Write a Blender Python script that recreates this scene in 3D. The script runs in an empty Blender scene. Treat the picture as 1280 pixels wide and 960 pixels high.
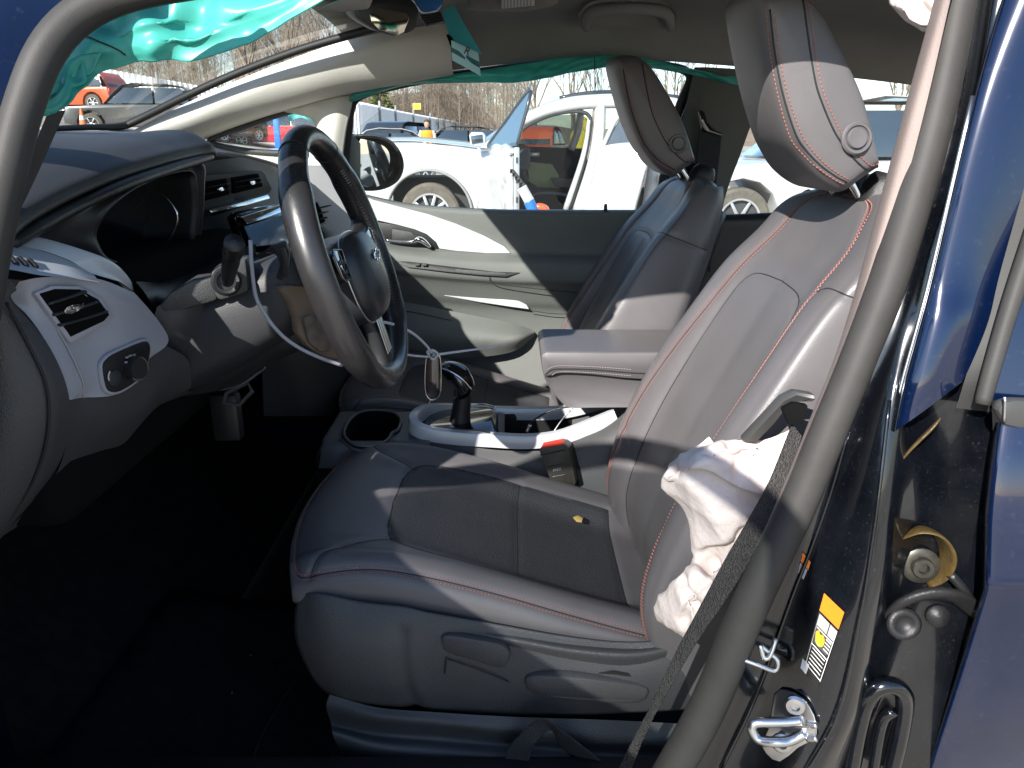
import bpy, bmesh, math, random
import numpy as np
from mathutils import Vector, Matrix
R=math.radians
random.seed(7); rng=np.random.default_rng(7)
SC=bpy.context.scene
COL=SC.collection
# ------------------------------------------------------------ camera
F,CX,CY,PITCH=930.0,640.0,480.0,R(18.3)
CAM=Vector((0,0,1.22))
cd=bpy.data.cameras.new('camera'); cam=bpy.data.objects.new('camera',cd); COL.objects.link(cam)
cam.location=CAM; cam.rotation_euler=(math.pi/2-PITCH,0,0)
cd.sensor_width=36; cd.lens=F/1280*36; cd.clip_start=.02; cd.clip_end=2000
SC.camera=cam
# ------------------------------------------------------------ light
SUN=Vector((.55,1,-.70)).normalized()
w=bpy.data.worlds.new('World'); SC.world=w; w.use_nodes=True
nt=w.node_tree; sk=nt.nodes.new('ShaderNodeTexSky'); sk.sky_type='NISHITA'; sk.sun_disc=False
sk.sun_elevation=math.asin(-SUN.z); sk.sun_rotation=math.atan2(-SUN.x,-SUN.y)
sk.air_density=1.0; sk.dust_density=.5; sk.ozone_density=2.5
bg=nt.nodes['Background']; bg.inputs[1].default_value=.11
nt.links.new(sk.outputs[0],bg.inputs[0])
sl=bpy.data.lights.new('sun','SUN'); sl.energy=4.6; sl.angle=R(.5); sl.color=(1,.955,.89)
so=bpy.data.objects.new('sun',sl); COL.objects.link(so); so.rotation_euler=SUN.to_track_quat('-Z','Y').to_euler()
so.location=(0,-3,6)
SC.view_settings.view_transform='Standard'; SC.view_settings.look='None'
SC.view_settings.exposure=1.25; SC.view_settings.gamma=1
SC.cycles.max_bounces=7; SC.cycles.transparent_max_bounces=12; SC.cycles.caustics_reflective=False; SC.cycles.caustics_refractive=False
# ------------------------------------------------------------ survey helpers: image bearing + real distance -> point
CPI,SPI=math.cos(PITCH),math.sin(PITCH)
def ray(u,v):
    a=(u-CX)/F; b=(CY-v)/F
    return Vector((a,CPI+b*SPI,-SPI+b*CPI))
def P(u,v,Y):
    d=ray(u,v); return CAM+d*(Y/d.y)
def PX(u,v,X):
    d=ray(u,v); return CAM+d*(X/d.x)
def PZ(u,v,Z):
    d=ray(u,v); return CAM+d*((Z-CAM.z)/d.z)
def PL(l): return [P(*p) for p in l]
def PY(l,Y): return [P(u,v,Y) for u,v in l]
V3=Vector
# ------------------------------------------------------------ materials
def mat(name,col,rough=.5,metal=0,bump=None,var=0,vscale=8,spec=.5,coat=0,emit=None,sheen=0,alpha=None,stretch=None,rvar=0,transl=0,dust=0):
    m=bpy.data.materials.new(name); m.use_nodes=True; n=m.node_tree.nodes; L=m.node_tree.links
    b=n['Principled BSDF']
    c4=(*col,1); b.inputs['Base Color'].default_value=c4
    b.inputs['Roughness'].default_value=rough; b.inputs['Metallic'].default_value=metal
    b.inputs['Specular IOR Level'].default_value=spec
    b.inputs['Coat Weight'].default_value=coat; b.inputs['Coat Roughness'].default_value=.04
    b.inputs['Sheen Weight'].default_value=sheen
    tc=n.new('ShaderNodeTexCoord'); out=tc.outputs['Object']
    if stretch:
        mp=n.new('ShaderNodeMapping'); mp.inputs['Scale'].default_value=stretch; L.new(out,mp.inputs[0]); out=mp.outputs[0]
    if var or dust:
        t=n.new('ShaderNodeTexNoise'); t.inputs['Scale'].default_value=vscale; t.inputs['Detail'].default_value=5; t.inputs['Roughness'].default_value=.62; L.new(out,t.inputs[0])
        r=n.new('ShaderNodeMapRange'); r.inputs[1].default_value=.3; r.inputs[2].default_value=.7; r.inputs[3].default_value=1-var; r.inputs[4].default_value=1+var
        L.new(t.outputs[0],r.inputs[0])
        mx=n.new('ShaderNodeVectorMath'); mx.operation='SCALE'; mx.inputs[0].default_value=col; L.new(r.outputs[0],mx.inputs['Scale'])
        last=mx.outputs[0]
        if dust:
            t3=n.new('ShaderNodeTexNoise'); t3.inputs['Scale'].default_value=vscale*22; t3.inputs['Detail'].default_value=3; L.new(out,t3.inputs[0])
            r3=n.new('ShaderNodeMapRange'); r3.inputs[1].default_value=.62; r3.inputs[2].default_value=.8; r3.inputs[3].default_value=0; r3.inputs[4].default_value=dust
            L.new(t3.outputs[0],r3.inputs[0])
            mm=n.new('ShaderNodeMix'); mm.data_type='RGBA'; L.new(r3.outputs[0],mm.inputs[0]); L.new(last,mm.inputs[6]); mm.inputs[7].default_value=(.35,.32,.28,1)
            last=mm.outputs[2]
        L.new(last,b.inputs['Base Color'])
        if rvar:
            r2=n.new('ShaderNodeMapRange'); r2.inputs[1].default_value=.3; r2.inputs[2].default_value=.7; r2.inputs[3].default_value=max(.02,rough-rvar); r2.inputs[4].default_value=rough+rvar
            L.new(t.outputs[0],r2.inputs[0]); L.new(r2.outputs[0],b.inputs['Roughness'])
    if bump:
        kind,sc,st=bump
        if kind=='voronoi':
            t=n.new('ShaderNodeTexVoronoi'); t.feature='F1'; t.inputs['Scale'].default_value=sc; h=t.outputs['Distance']
        else:
            t=n.new('ShaderNodeTexNoise'); t.inputs['Scale'].default_value=sc; t.inputs['Detail'].default_value=4; h=t.outputs[0]
        L.new(out,t.inputs[0])
        bp=n.new('ShaderNodeBump'); bp.inputs['Strength'].default_value=st; bp.inputs['Distance'].default_value=.004
        L.new(h,bp.inputs['Height']); L.new(bp.outputs[0],b.inputs['Normal'])
    if emit:
        b.inputs['Emission Color'].default_value=(*emit[0],1); b.inputs['Emission Strength'].default_value=emit[1]
    if transl:
        o=n['Material Output']; tr=n.new('ShaderNodeBsdfTranslucent'); tr.inputs[0].default_value=c4
        ms=n.new('ShaderNodeMixShader'); ms.inputs[0].default_value=transl; L.new(b.outputs[0],ms.inputs[1]); L.new(tr.outputs[0],ms.inputs[2]); L.new(ms.outputs[0],o.inputs[0])
    return m
def glass(name,tint=(.9,.95,.93),haze=.0,hazecol=(.6,.6,.55),gl=.5,rough=0.0):
    m=bpy.data.materials.new(name); m.use_nodes=True; n=m.node_tree.nodes; L=m.node_tree.links; n.remove(n['Principled BSDF']); o=n['Material Output']
    t=n.new('ShaderNodeBsdfTransparent'); t.inputs[0].default_value=(*tint,1)
    g=n.new('ShaderNodeBsdfGlossy'); g.inputs['Roughness'].default_value=rough
    fr=n.new('ShaderNodeFresnel'); fr.inputs[0].default_value=1.5
    mu=n.new('ShaderNodeMath'); mu.operation='MULTIPLY'; mu.inputs[1].default_value=gl; L.new(fr.outputs[0],mu.inputs[0])
    ms=n.new('ShaderNodeMixShader'); L.new(mu.outputs[0],ms.inputs[0]); L.new(t.outputs[0],ms.inputs[1]); L.new(g.outputs[0],ms.inputs[2]); last=ms
    if haze:
        d=n.new('ShaderNodeBsdfDiffuse'); d.inputs[0].default_value=(*hazecol,1)
        tc=n.new('ShaderNodeTexCoord'); tx=n.new('ShaderNodeTexNoise'); tx.inputs['Scale'].default_value=3; tx.inputs['Detail'].default_value=6; L.new(tc.outputs['Object'],tx.inputs[0])
        mr=n.new('ShaderNodeMapRange'); mr.inputs[1].default_value=.3; mr.inputs[2].default_value=.75; mr.inputs[3].default_value=haze*.4; mr.inputs[4].default_value=haze*1.7; L.new(tx.outputs[0],mr.inputs[0])
        m2=n.new('ShaderNodeMixShader'); L.new(mr.outputs[0],m2.inputs[0]); L.new(last.outputs[0],m2.inputs[1]); L.new(d.outputs[0],m2.inputs[2]); last=m2
    L.new(last.outputs[0],o.inputs[0]); return m
M={}
def leather(name,col,rough=.42): return mat(name,col,rough,bump=('voronoi',620,.07),var=.07,vscale=9,spec=.5,rvar=.06)
M['leather']=leather('grey_leather',(.108,.101,.105))
M['leather_dark']=leather('dark_leather',(.022,.023,.026),.36)
M['seam']=mat('seam_shadow',(.012,.012,.013),.7)
M['thread']=mat('orange_thread',(.30,.11,.085),.6)
M['plastic']=mat('dash_plastic',(.026,.027,.030),.50,bump=('voronoi',650,.12),var=.10,vscale=9,spec=.45)
M['plastic_dk']=mat('black_plastic',(.013,.013,.014),.42,bump=('voronoi',700,.15),var=.1,spec=.45)
M['plastic_mid']=mat('grey_plastic',(.052,.053,.056),.45,bump=('voronoi',600,.25),var=.08,spec=.5)
M['door_plastic']=mat('door_panel_plastic',(.155,.160,.152),.55,bump=('voronoi',600,.25),var=.06,spec=.4)
M['gloss_black']=mat('piano_black',(.006,.006,.007),.08,spec=.6,coat=.6,var=.2,vscale=40,dust=.12)
M['white_trim']=mat('white_trim',(.66,.66,.68),.34,var=.04,spec=.5,bump=('noise',900,.05))
M['grey_trim']=mat('silver_grey_trim',(.40,.42,.45),.42,var=.04,spec=.5,bump=('noise',900,.08))
M['chrome']=mat('chrome',(.75,.75,.76),.10,1,var=.05,vscale=30)
M['satin']=mat('satin_metal',(.62,.62,.62),.28,1)
M['pink_trim']=mat('pinkish_pillar_trim',(.27,.215,.195),.7,bump=('noise',500,.2),var=.05,spec=.25)
M['smooth_trim']=mat('smooth_dark_trim',(.05,.05,.05),.38,var=.06,spec=.45)
M['trim_shade']=mat('shaded_white_trim',(.34,.345,.385),.40,var=.04,spec=.45,bump=('noise',900,.05))  # white trim with its bluish shade put into the colour
M['console_rim']=mat('silver_console_trim',(.46,.47,.49),.30,.1,var=.03,spec=.5)
M['console_grey']=mat('console_grey_plastic',(.10,.10,.103),.5,bump=('voronoi',600,.15),var=.06)
M['beige']=mat('beige_pillar_trim',(.61,.59,.54),.72,bump=('noise',500,.20),var=.05,spec=.25)
M['pillar_grey']=mat('dark_grey_pillar_trim',(.11,.115,.11),.8,bump=('noise',600,.2),var=.06,spec=.25)
M['headliner']=mat('headliner_cloth',(.265,.26,.245),.95,bump=('noise',700,.35),var=.07,spec=.1)
M['carpet']=mat('black_carpet',(.011,.011,.012),.95,bump=('noise',300,.8),var=.5,vscale=30,spec=.15,dust=.10)
M['rubber']=mat('grey_rubber_seal',(.042,.040,.038),.58,bump=('noise',700,.08),var=.10,vscale=25,spec=.28,dust=.05)
M['rubber_dk']=mat('black_rubber',(.012,.012,.012),.6,bump=('noise',600,.05))
M['paint']=mat('navy_paint',(.002,.008,.034),.15,.3,var=.15,vscale=6,spec=.5,coat=1,dust=.05)
M['jamb']=mat('black_navy_jamb_paint',(.003,.004,.006),.20,.1,var=.4,vscale=16,spec=.55,coat=.7,dust=.07,rvar=.1)
M['bag_green']=mat('green_airbag_fabric',(.11,.62,.54),.42,bump=('noise',40,.10),var=.14,vscale=12,spec=.5,transl=.5,coat=.5)
for _n in bpy.data.materials['green_airbag_fabric'].node_tree.nodes:
    if _n.type=='BSDF_PRINCIPLED': _n.inputs['Coat Roughness'].default_value=.30
M['bag_white']=mat('white_airbag_fabric',(.80,.70,.66),.8,bump=('noise',120,.4),var=.05,spec=.2,transl=.12)
M['belt']=mat('seatbelt_webbing',(.055,.052,.050),.6,bump=('voronoi',450,.9),var=.15,vscale=40,spec=.35)
M['belt_dk']=mat('dark_seatbelt_webbing',(.030,.032,.036),.6,bump=('voronoi',450,.6),var=.15,vscale=40,spec=.3)
M['red']=mat('red_plastic',(.55,.05,.03),.4)
M['orange']=mat('orange_print',(.80,.20,.012),.5)
M['yellow']=mat('yellow_print',(.62,.40,.02),.5)
M['white_print']=mat('white_print',(.62,.62,.60),.5)
M['black_print']=mat('black_print',(.01,.01,.01),.5)
M['grey_print']=mat('grey_print',(.35,.35,.35),.5)
M['screen']=mat('screen_glass',(.008,.010,.014),.06,spec=.7,coat=1)
M['glass']=glass('window_glass',(.93,.955,.96),.008)
M['windshield']=glass('reflection_haze_glass',(.86,.90,.88),.15,(.75,.72,.62),.6)  # diffuse beige layer paints in milky haze and dash reflections
M['mirror']=mat('mirror_glass',(.85,.86,.87),.02,1)
M['wire']=mat('white_wire',(.62,.62,.62),.5)
M['black']=mat('black_void',(.004,.004,.004),.9,spec=.1)
M['tan_panel']=mat('light_brown_plastic',(.16,.115,.08),.6,bump=('noise',700,.3),var=.1,spec=.3)
M['rim_leather']=mat('steering_leather',(.020,.019,.020),.30,bump=('voronoi',600,.035),var=.2,vscale=18,spec=.6,rvar=.07)
# ------------------------------------------------------------ object helpers
ORG={}
def thing(name,label,cat,loc=(0,0,0),group=None):
    o=bpy.data.objects.new(name,None); COL.objects.link(o); o.location=loc; o.empty_display_size=.05
    o['label']=label; o['category']=cat
    if group:o['group']=group
    ORG[o]=Vector(loc); return o
def tag(o,label,cat,group=None):
    o['label']=label; o['category']=cat
    if group:o['group']=group
    return o
def mk(name,V,Fc,m,parent=None,smooth=True,kind=None,thick=0,off=0,bev=0,label=None,sharp=None,subd=0):
    org=ORG.get(parent,Vector((0,0,0)))
    me=bpy.data.meshes.new(name)
    A=np.array([tuple(v) for v in V],dtype=float)
    if parent is None:   # a thing of one mesh: origin at its base
        org=Vector(((A[:,0].min()+A[:,0].max())/2,(A[:,1].min()+A[:,1].max())/2,A[:,2].min()))
    A=A-np.array(org)
    me.from_pydata(A.tolist(),[],[list(map(int,f)) for f in Fc]); me.update()
    me.materials.append(m)
    o=bpy.data.objects.new(name,me); COL.objects.link(o)
    if parent is not None:o.parent=parent
    else:o.location=org
    ORG[o]=org
    if smooth:
        for p in me.polygons:p.use_smooth=True
        if sharp:
            bm=bmesh.new(); bm.from_mesh(me)
            for e in bm.edges:
                if len(e.link_faces)==2 and e.calc_face_angle(0)>R(sharp): e.smooth=False
            bm.to_mesh(me); bm.free()
    if thick:
        s=o.modifiers.new('s','SOLIDIFY'); s.thickness=thick; s.offset=off
    if bev:
        b=o.modifiers.new('b','BEVEL'); b.width=bev; b.segments=2; b.limit_method='ANGLE'; b.angle_limit=R(35)
    if subd:
        s=o.modifiers.new('d','SUBSURF'); s.levels=subd; s.render_levels=subd
    if kind:o['kind']=kind
    if label:o['label']=label
    return o
class MB:
    def __init__(s): s.V=[];s.F=[]
    def add(s,V,Fc):
        k=len(s.V); s.V+= [tuple(v) for v in V]; s.F+=[[i+k for i in f] for f in Fc]; return s
    def mk(s,name,m,parent=None,**k): return mk(name,s.V,s.F,m,parent,**k)
def crn(A,n,closed=False):
    A=np.asarray(A,float); k=len(A)
    if k<2 or n<2: return A
    out=[]
    for i in range(k if closed else k-1):
        if closed: p0,p1,p2,p3=A[(i-1)%k],A[i],A[(i+1)%k],A[(i+2)%k]
        else:
            p1,p2=A[i],A[i+1]; p0=A[i-1] if i>0 else 2*p1-p2; p3=A[i+2] if i+2<k else 2*p2-p1
        for j in range(n):
            t=j/n
            out.append(.5*((2*p1)+(-p0+p2)*t+(2*p0-5*p1+4*p2-p3)*t*t+(-p0+3*p1-3*p2+p3)*t**3))
    if not closed: out.append(A[-1])
    return np.array(out)
def grid_faces(r,c,cv=False,ch=False):
    f=[]
    for i in range(r if cv else r-1):
        for j in range(c if ch else c-1):
            f.append((i*c+j,i*c+(j+1)%c,((i+1)%r)*c+(j+1)%c,((i+1)%r)*c+j))
    return f
def patchV(rows,nu=6,nv=6,closed=False):
    A=np.array([[tuple(p) for p in r] for r in rows],float)
    A=crn(A,nv)
    A=np.swapaxes(crn(np.swapaxes(A,0,1),nu,closed),0,1)
    return A
def patch(name,rows,m,parent=None,nu=6,nv=6,closed=False,caps=False,**k):
    A=patchV(rows,nu,nv,closed); r,c=A.shape[:2]
    Fc=grid_faces(r,c,False,closed)
    if caps: Fc=Fc+[list(range(c))[::-1],[(r-1)*c+j for j in range(c)]]
    return mk(name,A.reshape(-1,3),Fc,m,parent,**k)
def tubeVF(pts,r,n=10,closed=False,interp=5,flat=1.0,up=(0,0,1),caps=True):
    pts=np.array([tuple(p) for p in pts],float)
    rr=np.array(r if hasattr(r,'__len__') else [r]*len(pts),float)
    A=crn(np.hstack([pts,rr[:,None]]),interp,closed); C=A[:,:3]; rad=A[:,3]
    k=len(C); T=np.zeros_like(C)
    for i in range(k):
        a=C[(i+1)%k] if closed or i<k-1 else C[i]; b=C[i-1] if closed or i>0 else C[i]
        T[i]=a-b
    T/=np.linalg.norm(T,axis=1)[:,None]+1e-12
    V=[]; nrm=np.array(up,float)
    for i in range(k):
        nn=nrm-T[i]*np.dot(nrm,T[i])
        if np.linalg.norm(nn)<1e-5: nn=np.cross(T[i],(1,0,.3))
        nn/=np.linalg.norm(nn); nrm=nn
        bb=np.cross(T[i],nn)
        for j in range(n):
            a=2*math.pi*j/n
            V.append(C[i]+rad[i]*(math.cos(a)*nn*flat+math.sin(a)*bb))
    Fc=grid_faces(k,n,closed,True)
    if caps and not closed: Fc+= [list(range(n))[::-1],[(k-1)*n+j for j in range(n)]]
    return V,Fc
def tube(name,pts,r,m,parent=None,n=10,closed=False,interp=5,flat=1.0,up=(0,0,1),**k):
    V,Fc=tubeVF(pts,r,n,closed,interp,flat,up); return mk(name,V,Fc,m,parent,**k)
def slabVF(pts,dv,bev=0,seg=2,sm=0):
    pts=[tuple(p) for p in pts]
    if sm: pts=crn(np.array(pts),sm,True)
    bm=bmesh.new(); vs=[bm.verts.new(p) for p in pts]; f=bm.faces.new(vs)
    g=bmesh.ops.extrude_face_region(bm,geom=[f]); nv=[e for e in g['geom'] if isinstance(e,bmesh.types.BMVert)]
    bmesh.ops.translate(bm,verts=nv,vec=Vector(dv))
    bmesh.ops.recalc_face_normals(bm,faces=bm.faces)
    if bev: bmesh.ops.bevel(bm,geom=[e for e in bm.edges if e.calc_face_angle(0)>R(40)],offset=bev,segments=seg,profile=.5,affect='EDGES',clamp_overlap=True)
    bm.verts.index_update()
    V=[v.co.copy() for v in bm.verts]; Fc=[[v.index for v in f.verts] for f in bm.faces]; bm.free(); return V,Fc
def slab(name,pts,dv,m,parent=None,bev=.002,sm=0,sharp=30,**k):
    V,Fc=slabVF(pts,dv,bev,2,sm); return mk(name,V,Fc,m,parent,sharp=sharp,**k)
def boxVF(c,s,bev=.003,rot=None,seg=2):
    bm=bmesh.new(); bmesh.ops.create_cube(bm,size=1)
    for v in bm.verts: v.co=Vector((v.co.x*s[0],v.co.y*s[1],v.co.z*s[2]))
    if bev: bmesh.ops.bevel(bm,geom=list(bm.edges),offset=bev,segments=seg,profile=.5,affect='EDGES',clamp_overlap=True)
    Mx=Matrix.Translation(c)@(rot.to_4x4() if rot is not None else Matrix())
    bm.verts.index_update()
    V=[Mx@v.co for v in bm.verts]; Fc=[[v.index for v in f.verts] for f in bm.faces]; bm.free(); return V,Fc
def box(name,c,s,m,parent=None,bev=.003,rot=None,**k):
    V,Fc=boxVF(c,s,bev,rot); return mk(name,V,Fc,m,parent,sharp=30,**k)
def frame(x,z):   # rotation with local x along x and local z along z
    x=Vector(x).normalized(); z=Vector(z); z=(z-x*z.dot(x)).normalized(); y=z.cross(x)
    return Matrix((x,y,z)).transposed()
def latheVF(c,axis,prof,n=24,ref=None,caps=True):
    ax=Vector(axis).normalized(); a=(Vector(ref) if ref else (Vector((0,0,1)) if abs(ax.z)<.9 else Vector((1,0,0)))); a=(a-ax*a.dot(ax)).normalized(); b=ax.cross(a); c=Vector(c)
    V=[];
    for r,h in prof:
        for j in range(n):
            t=2*math.pi*j/n; V.append(c+ax*h+(a*math.cos(t)+b*math.sin(t))*r)
    Fc=grid_faces(len(prof),n,False,True)
    if caps and prof[0][0]>1e-6: Fc.append(list(range(n))[::-1])
    if caps and prof[-1][0]>1e-6: Fc.append([(len(prof)-1)*n+j for j in range(n)])
    return V,Fc
def lathe(name,c,axis,prof,m,parent=None,n=24,caps=True,**k):
    V,Fc=latheVF(c,axis,prof,n,None,caps); return mk(name,V,Fc,m,parent,sharp=35,**k)
def textVF(s,origin,right,up,size,depth=.0006,align='LEFT'):
    cu=bpy.data.curves.new('t','FONT'); cu.body=s; cu.size=size; cu.extrude=depth/2; cu.align_x=align; cu.resolution_u=2
    o=bpy.data.objects.new('t',cu); COL.objects.link(o)
    dg=bpy.context.evaluated_depsgraph_get(); me=bpy.data.meshes.new_from_object(o.evaluated_get(dg))
    r=Vector(right).normalized(); u=Vector(up); u=(u-r*u.dot(r)).normalized(); n=r.cross(u); org=Vector(origin)
    V=[org+r*v.co.x+u*v.co.y+n*v.co.z for v in me.vertices]; Fc=[list(p.vertices) for p in me.polygons]
    bpy.data.objects.remove(o); bpy.data.curves.remove(cu); bpy.data.meshes.remove(me); return V,Fc
def text(name,s,origin,right,up,size,m,parent=None,**k):
    V,Fc=textVF(s,origin,right,up,size,**k); return mk(name,V,Fc,m,parent,smooth=False)
def onto(o,off=0.0):
    from mathutils.bvhtree import BVHTree
    g=ORG[o]; b=BVHTree.FromPolygons([v.co+g for v in o.data.vertices],[list(p.vertices) for p in o.data.polygons])
    def f(u,v):
        d=ray(u,v).normalized(); h=b.ray_cast(CAM,d)
        if h[0] is None: h=b.find_nearest(CAM+d*(g-CAM).length)
        return h[0]-d*off
    return f
def copy_tree(o,parent=None):
    c=o.copy(); COL.objects.link(c); 
    if parent is not None:c.parent=parent
    for ch in list(o.children): copy_tree(ch,c)
    return c
class Surf:
    """a dense interpolated sheet that can carry grooves, seams, stitches and be split into panels"""
    def __init__(s,rows,nu,nv,closed=False,out=(0,-1,0)): s.G=patchV(rows,nu,nv,closed); s.out=np.array(out,float); s.N()
    def N(s):
        G=s.G; du=np.gradient(G,axis=0); dv=np.gradient(G,axis=1); n=np.cross(dv,du); n/=np.linalg.norm(n,axis=2)[...,None]+1e-12; s.n=n if (n@s.out).mean()>=0 else -n
    def at(s,i,j,off=0):
        r,c=s.G.shape[:2]; x=min(max(i,0),1)*(r-1.001); y=min(max(j,0),1)*(c-1.001); a,b=int(x),int(y); fx,fy=x-a,y-b
        def il(A): return (A[a,b]*(1-fx)+A[a+1,b]*fx)*(1-fy)+(A[a,b+1]*(1-fx)+A[a+1,b+1]*fx)*fy
        n=il(s.n); return il(s.G)+n/np.linalg.norm(n)*off, n/np.linalg.norm(n)
    def crumple(s,amp,freq,seed,edge=.0):
        rg=np.random.default_rng(seed); G=s.G; d=np.zeros(G.shape[:2])
        for k in range(7):
            v=rg.normal(size=3); v/=np.linalg.norm(v); f=freq*rg.uniform(.5,2.0); w=rg.normal(size=3)*freq*.35
            ph=G@v*f+1.3*np.sin(G@w+rg.uniform(0,6)); d+=amp*rg.uniform(.4,1)/(f/freq)*(1-2*np.abs(np.sin(ph+rg.uniform(0,6)))**.7)
        s.G=G+s.n*d[...,None]; s.N()
    def path(s,ij,n=10,off=0): 
        q=crn(np.array(ij,float),n); return [s.at(a,b,off)[0] for a,b in q]
    def groove(s,ij,depth=.003,sig=.005,n=14):
        p=np.array(s.path(ij,n)); p=crn(p,3); G=s.G.reshape(-1,3); d=np.full(len(G),9.)
        for i in range(0,len(p)): d=np.minimum(d,((G-p[i])**2).sum(1))
        w=np.exp(-d/(2*sig*sig)); s.G=(G-s.n.reshape(-1,3)*(depth*w)[:,None]).reshape(s.G.shape)
    def seam(s,ij,name,parent,m=None,r=.0013,off=-.0006,n=14): return tube(name,s.path(ij,n,off),r,m or M['seam'],parent,n=6,interp=2)
    def stitch(s,ijs,name,parent,m,pitch=.0056,dash=.0036,r=.0007,offs=.0008,n=14):
        mb=MB()
        for ij in ijs:
            p=np.array(s.path(ij,n,offs)); seg=np.linalg.norm(np.diff(p,axis=0),axis=1); cum=np.concatenate([[0],np.cumsum(seg)])
            q=np.array([s.at(*x)[1] for x in crn(np.array(ij,float),n)])
            L=0
            while L+dash<cum[-1]:
                a=np.array([np.interp(L,cum,p[:,k]) for k in range(3)]); b=np.array([np.interp(L+dash,cum,p[:,k]) for k in range(3)]); nn=np.array([np.interp(L,cum,q[:,k]) for k in range(3)])
                t=b-a; t/=np.linalg.norm(t)+1e-9; sd=np.cross(t,nn); sd/=np.linalg.norm(sd)+1e-9
                base=[a+sd*r-nn*r,a-sd*r-nn*r,b-sd*r-nn*r,b+sd*r-nn*r]; mid=(a+b)/2+nn*r
                top=[a*.7+b*.3+nn*r+sd*r*.6,a*.7+b*.3+nn*r-sd*r*.6,b*.7+a*.3+nn*r-sd*r*.6,b*.7+a*.3+nn*r+sd*r*.6]
                mb.add(base+top,[(4,5,6,7),(0,1,5,4),(1,2,6,5),(2,3,7,6),(3,0,4,7)]); L+=pitch
        return mb.mk(name,m,parent,smooth=False)
    def mesh(s,name,m,parent,mask=None,**k):
        r,c=s.G.shape[:2]; V=s.G.reshape(-1,3); Fc=grid_faces(r,c)
        if mask is not None:
            Fc=[f for f in Fc if mask((f[0]//c+.5)/(r-1),(f[0]%c+.5)/(c-1))]
            used=sorted({i for f in Fc for i in f}); mp={a:b for b,a in enumerate(used)}; V=V[used]; Fc=[[mp[i] for i in f] for f in Fc]
        return mk(name,V,Fc,m,parent,**k)
# ============================================================ CAR SHELL
car=thing('car_body','dark navy car body with its driver doorway open, seen from outside the doorway','car',(0,.75,.2))
def yz(Y,zs): return zs
HX=[-.40,-.20,.15,.50,.95,1.45]
def head_row(X,dz,outer=0):
    a=0 if X>-.3 else 1
    ys=[(.90,1.405),(.93,1.455),(1.02,1.505),(1.22,1.535),(1.52,1.545),(1.82,1.535),(2.02,1.505),(2.09,1.455),(2.12,1.405)]
    return [V3((X-(.07 if a else 0)*(1-((y-1.52)/.62)**2),y+(outer*.35 if y>1.52 else -outer*.35)*(abs(y-1.52)/.6),z+dz+outer)) for y,z in ys]
hd=[-.035,-.02,.012,0,-.04,-.10]
patch('headliner',[head_row(x,d) for x,d in zip(HX,hd)],M['headliner'],car,6,6)
patch('roof_skin',[head_row(x,d,.055) for x,d in zip(HX,hd)],M['paint'],car,5,5)
# floor, tunnel, firewall, sills
MBf=MB(); MBf.add(*boxVF((.35,1.52,.235),(3.1,1.40,.03),.01)); MBf.mk('floor_carpet',M['carpet'],car)
patch('firewall',[[(-1.15,.80,1.05),(-1.15,1.5,1.05),(-1.15,2.2,1.05)],[(-1.05,.8,.7),(-1.05,1.5,.7),(-1.05,2.2,.7)],[(-.80,.80,.36),(-.80,1.5,.36),(-.80,2.2,.36)],[(-.6,.80,.252),(-.6,1.5,.252),(-.6,2.2,.252)]],M['carpet'],car)
box('sill',(.1,.755,.28),(2.6,.13,.14),M['jamb'],car,.03)
box('kick_panel',(-.80,2.185,.66),(.72,.03,.68),M['carpet'],car,.01)
box('sill_cover',(-.1,.845,.338),(1.5,.07,.024),M['plastic_dk'],car,.012)
box('outer_sill',(.1,2.24,.31),(2.6,.16,.14),M['paint'],car,.03)
box('rear_bulkhead',(1.75,1.52,.62),(.06,1.3,.60),M['carpet'],car,.02)
box('cowl',(-1.22,1.52,1.13),(.34,1.5,.10),M['plastic_dk'],car,.03)
box('bonnet',(-1.72,1.52,1.03),(.72,1.5,.05),M['paint'],car,.02)
# windshield
wb=[(-1.03,.98),(-1.10,1.25),(-1.12,1.52),(-1.10,1.79),(-1.026,2.06)]
wh=[(-.32,1.09,1.486),(-.37,1.28,1.50),(-.39,1.52,1.505),(-.37,1.76,1.50),(-.32,1.95,1.486)]
rows=[]
for k in range(5):
    t=k/4; rows.append([V3((b[0]*(1-t)+h[0]*t,b[1]*(1-t)+h[1]*t,1.245*(1-t)+h[2]*t+.03*math.sin(math.pi*t))) for b,h in zip(wb,wh)])
ws=patch('windshield',rows,M['windshield'],car,6,6)
tube('windshield_edge',PL([(60,161,1.78),(110,159,1.90),(150,158,2.02),(172,150,2.04),(235,119,2.01),(300,90,1.99),(375,62,1.965),(440,43,1.95),(500,27,1.94)]),[.008,.009,.011,.012,.012,.012,.012,.012,.011],M['rubber_dk'],car,8,flat=.8)
tube('header_trim',[V3((h[0]+.0,h[1],h[2]-.004)) for h in wh],.014,M['rubber_dk'],car,8)
# passenger A pillar trim with quarter window
up=[(168,162,2.06),(235,128,2.05),(305,97,2.04),(385,66,2.03),(440,49,2.02),(500,37,2.015),(560,29,2.01)]
mi=[(176,170,2.055),(238,148,2.035),(303,120,2.025),(370,94,2.015),(440,75,2.005),(505,60,2.00),(563,56,2.00)]
lo=[(190,178,2.08),(240,167,2.075),(298,148,2.07),(352,132,2.065),(430,112,2.06),(500,101,2.055),(566,90,2.05)]
un=[(196,190,2.16),(246,178,2.17),(300,158,2.17),(352,141,2.17),(430,122,2.17),(500,106,2.17),(570,94,2.16)]
patch('a_pillar_trim',[PL(up),PL(mi),PL(lo),PL(un)],M['beige'],car,7,6)
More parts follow.
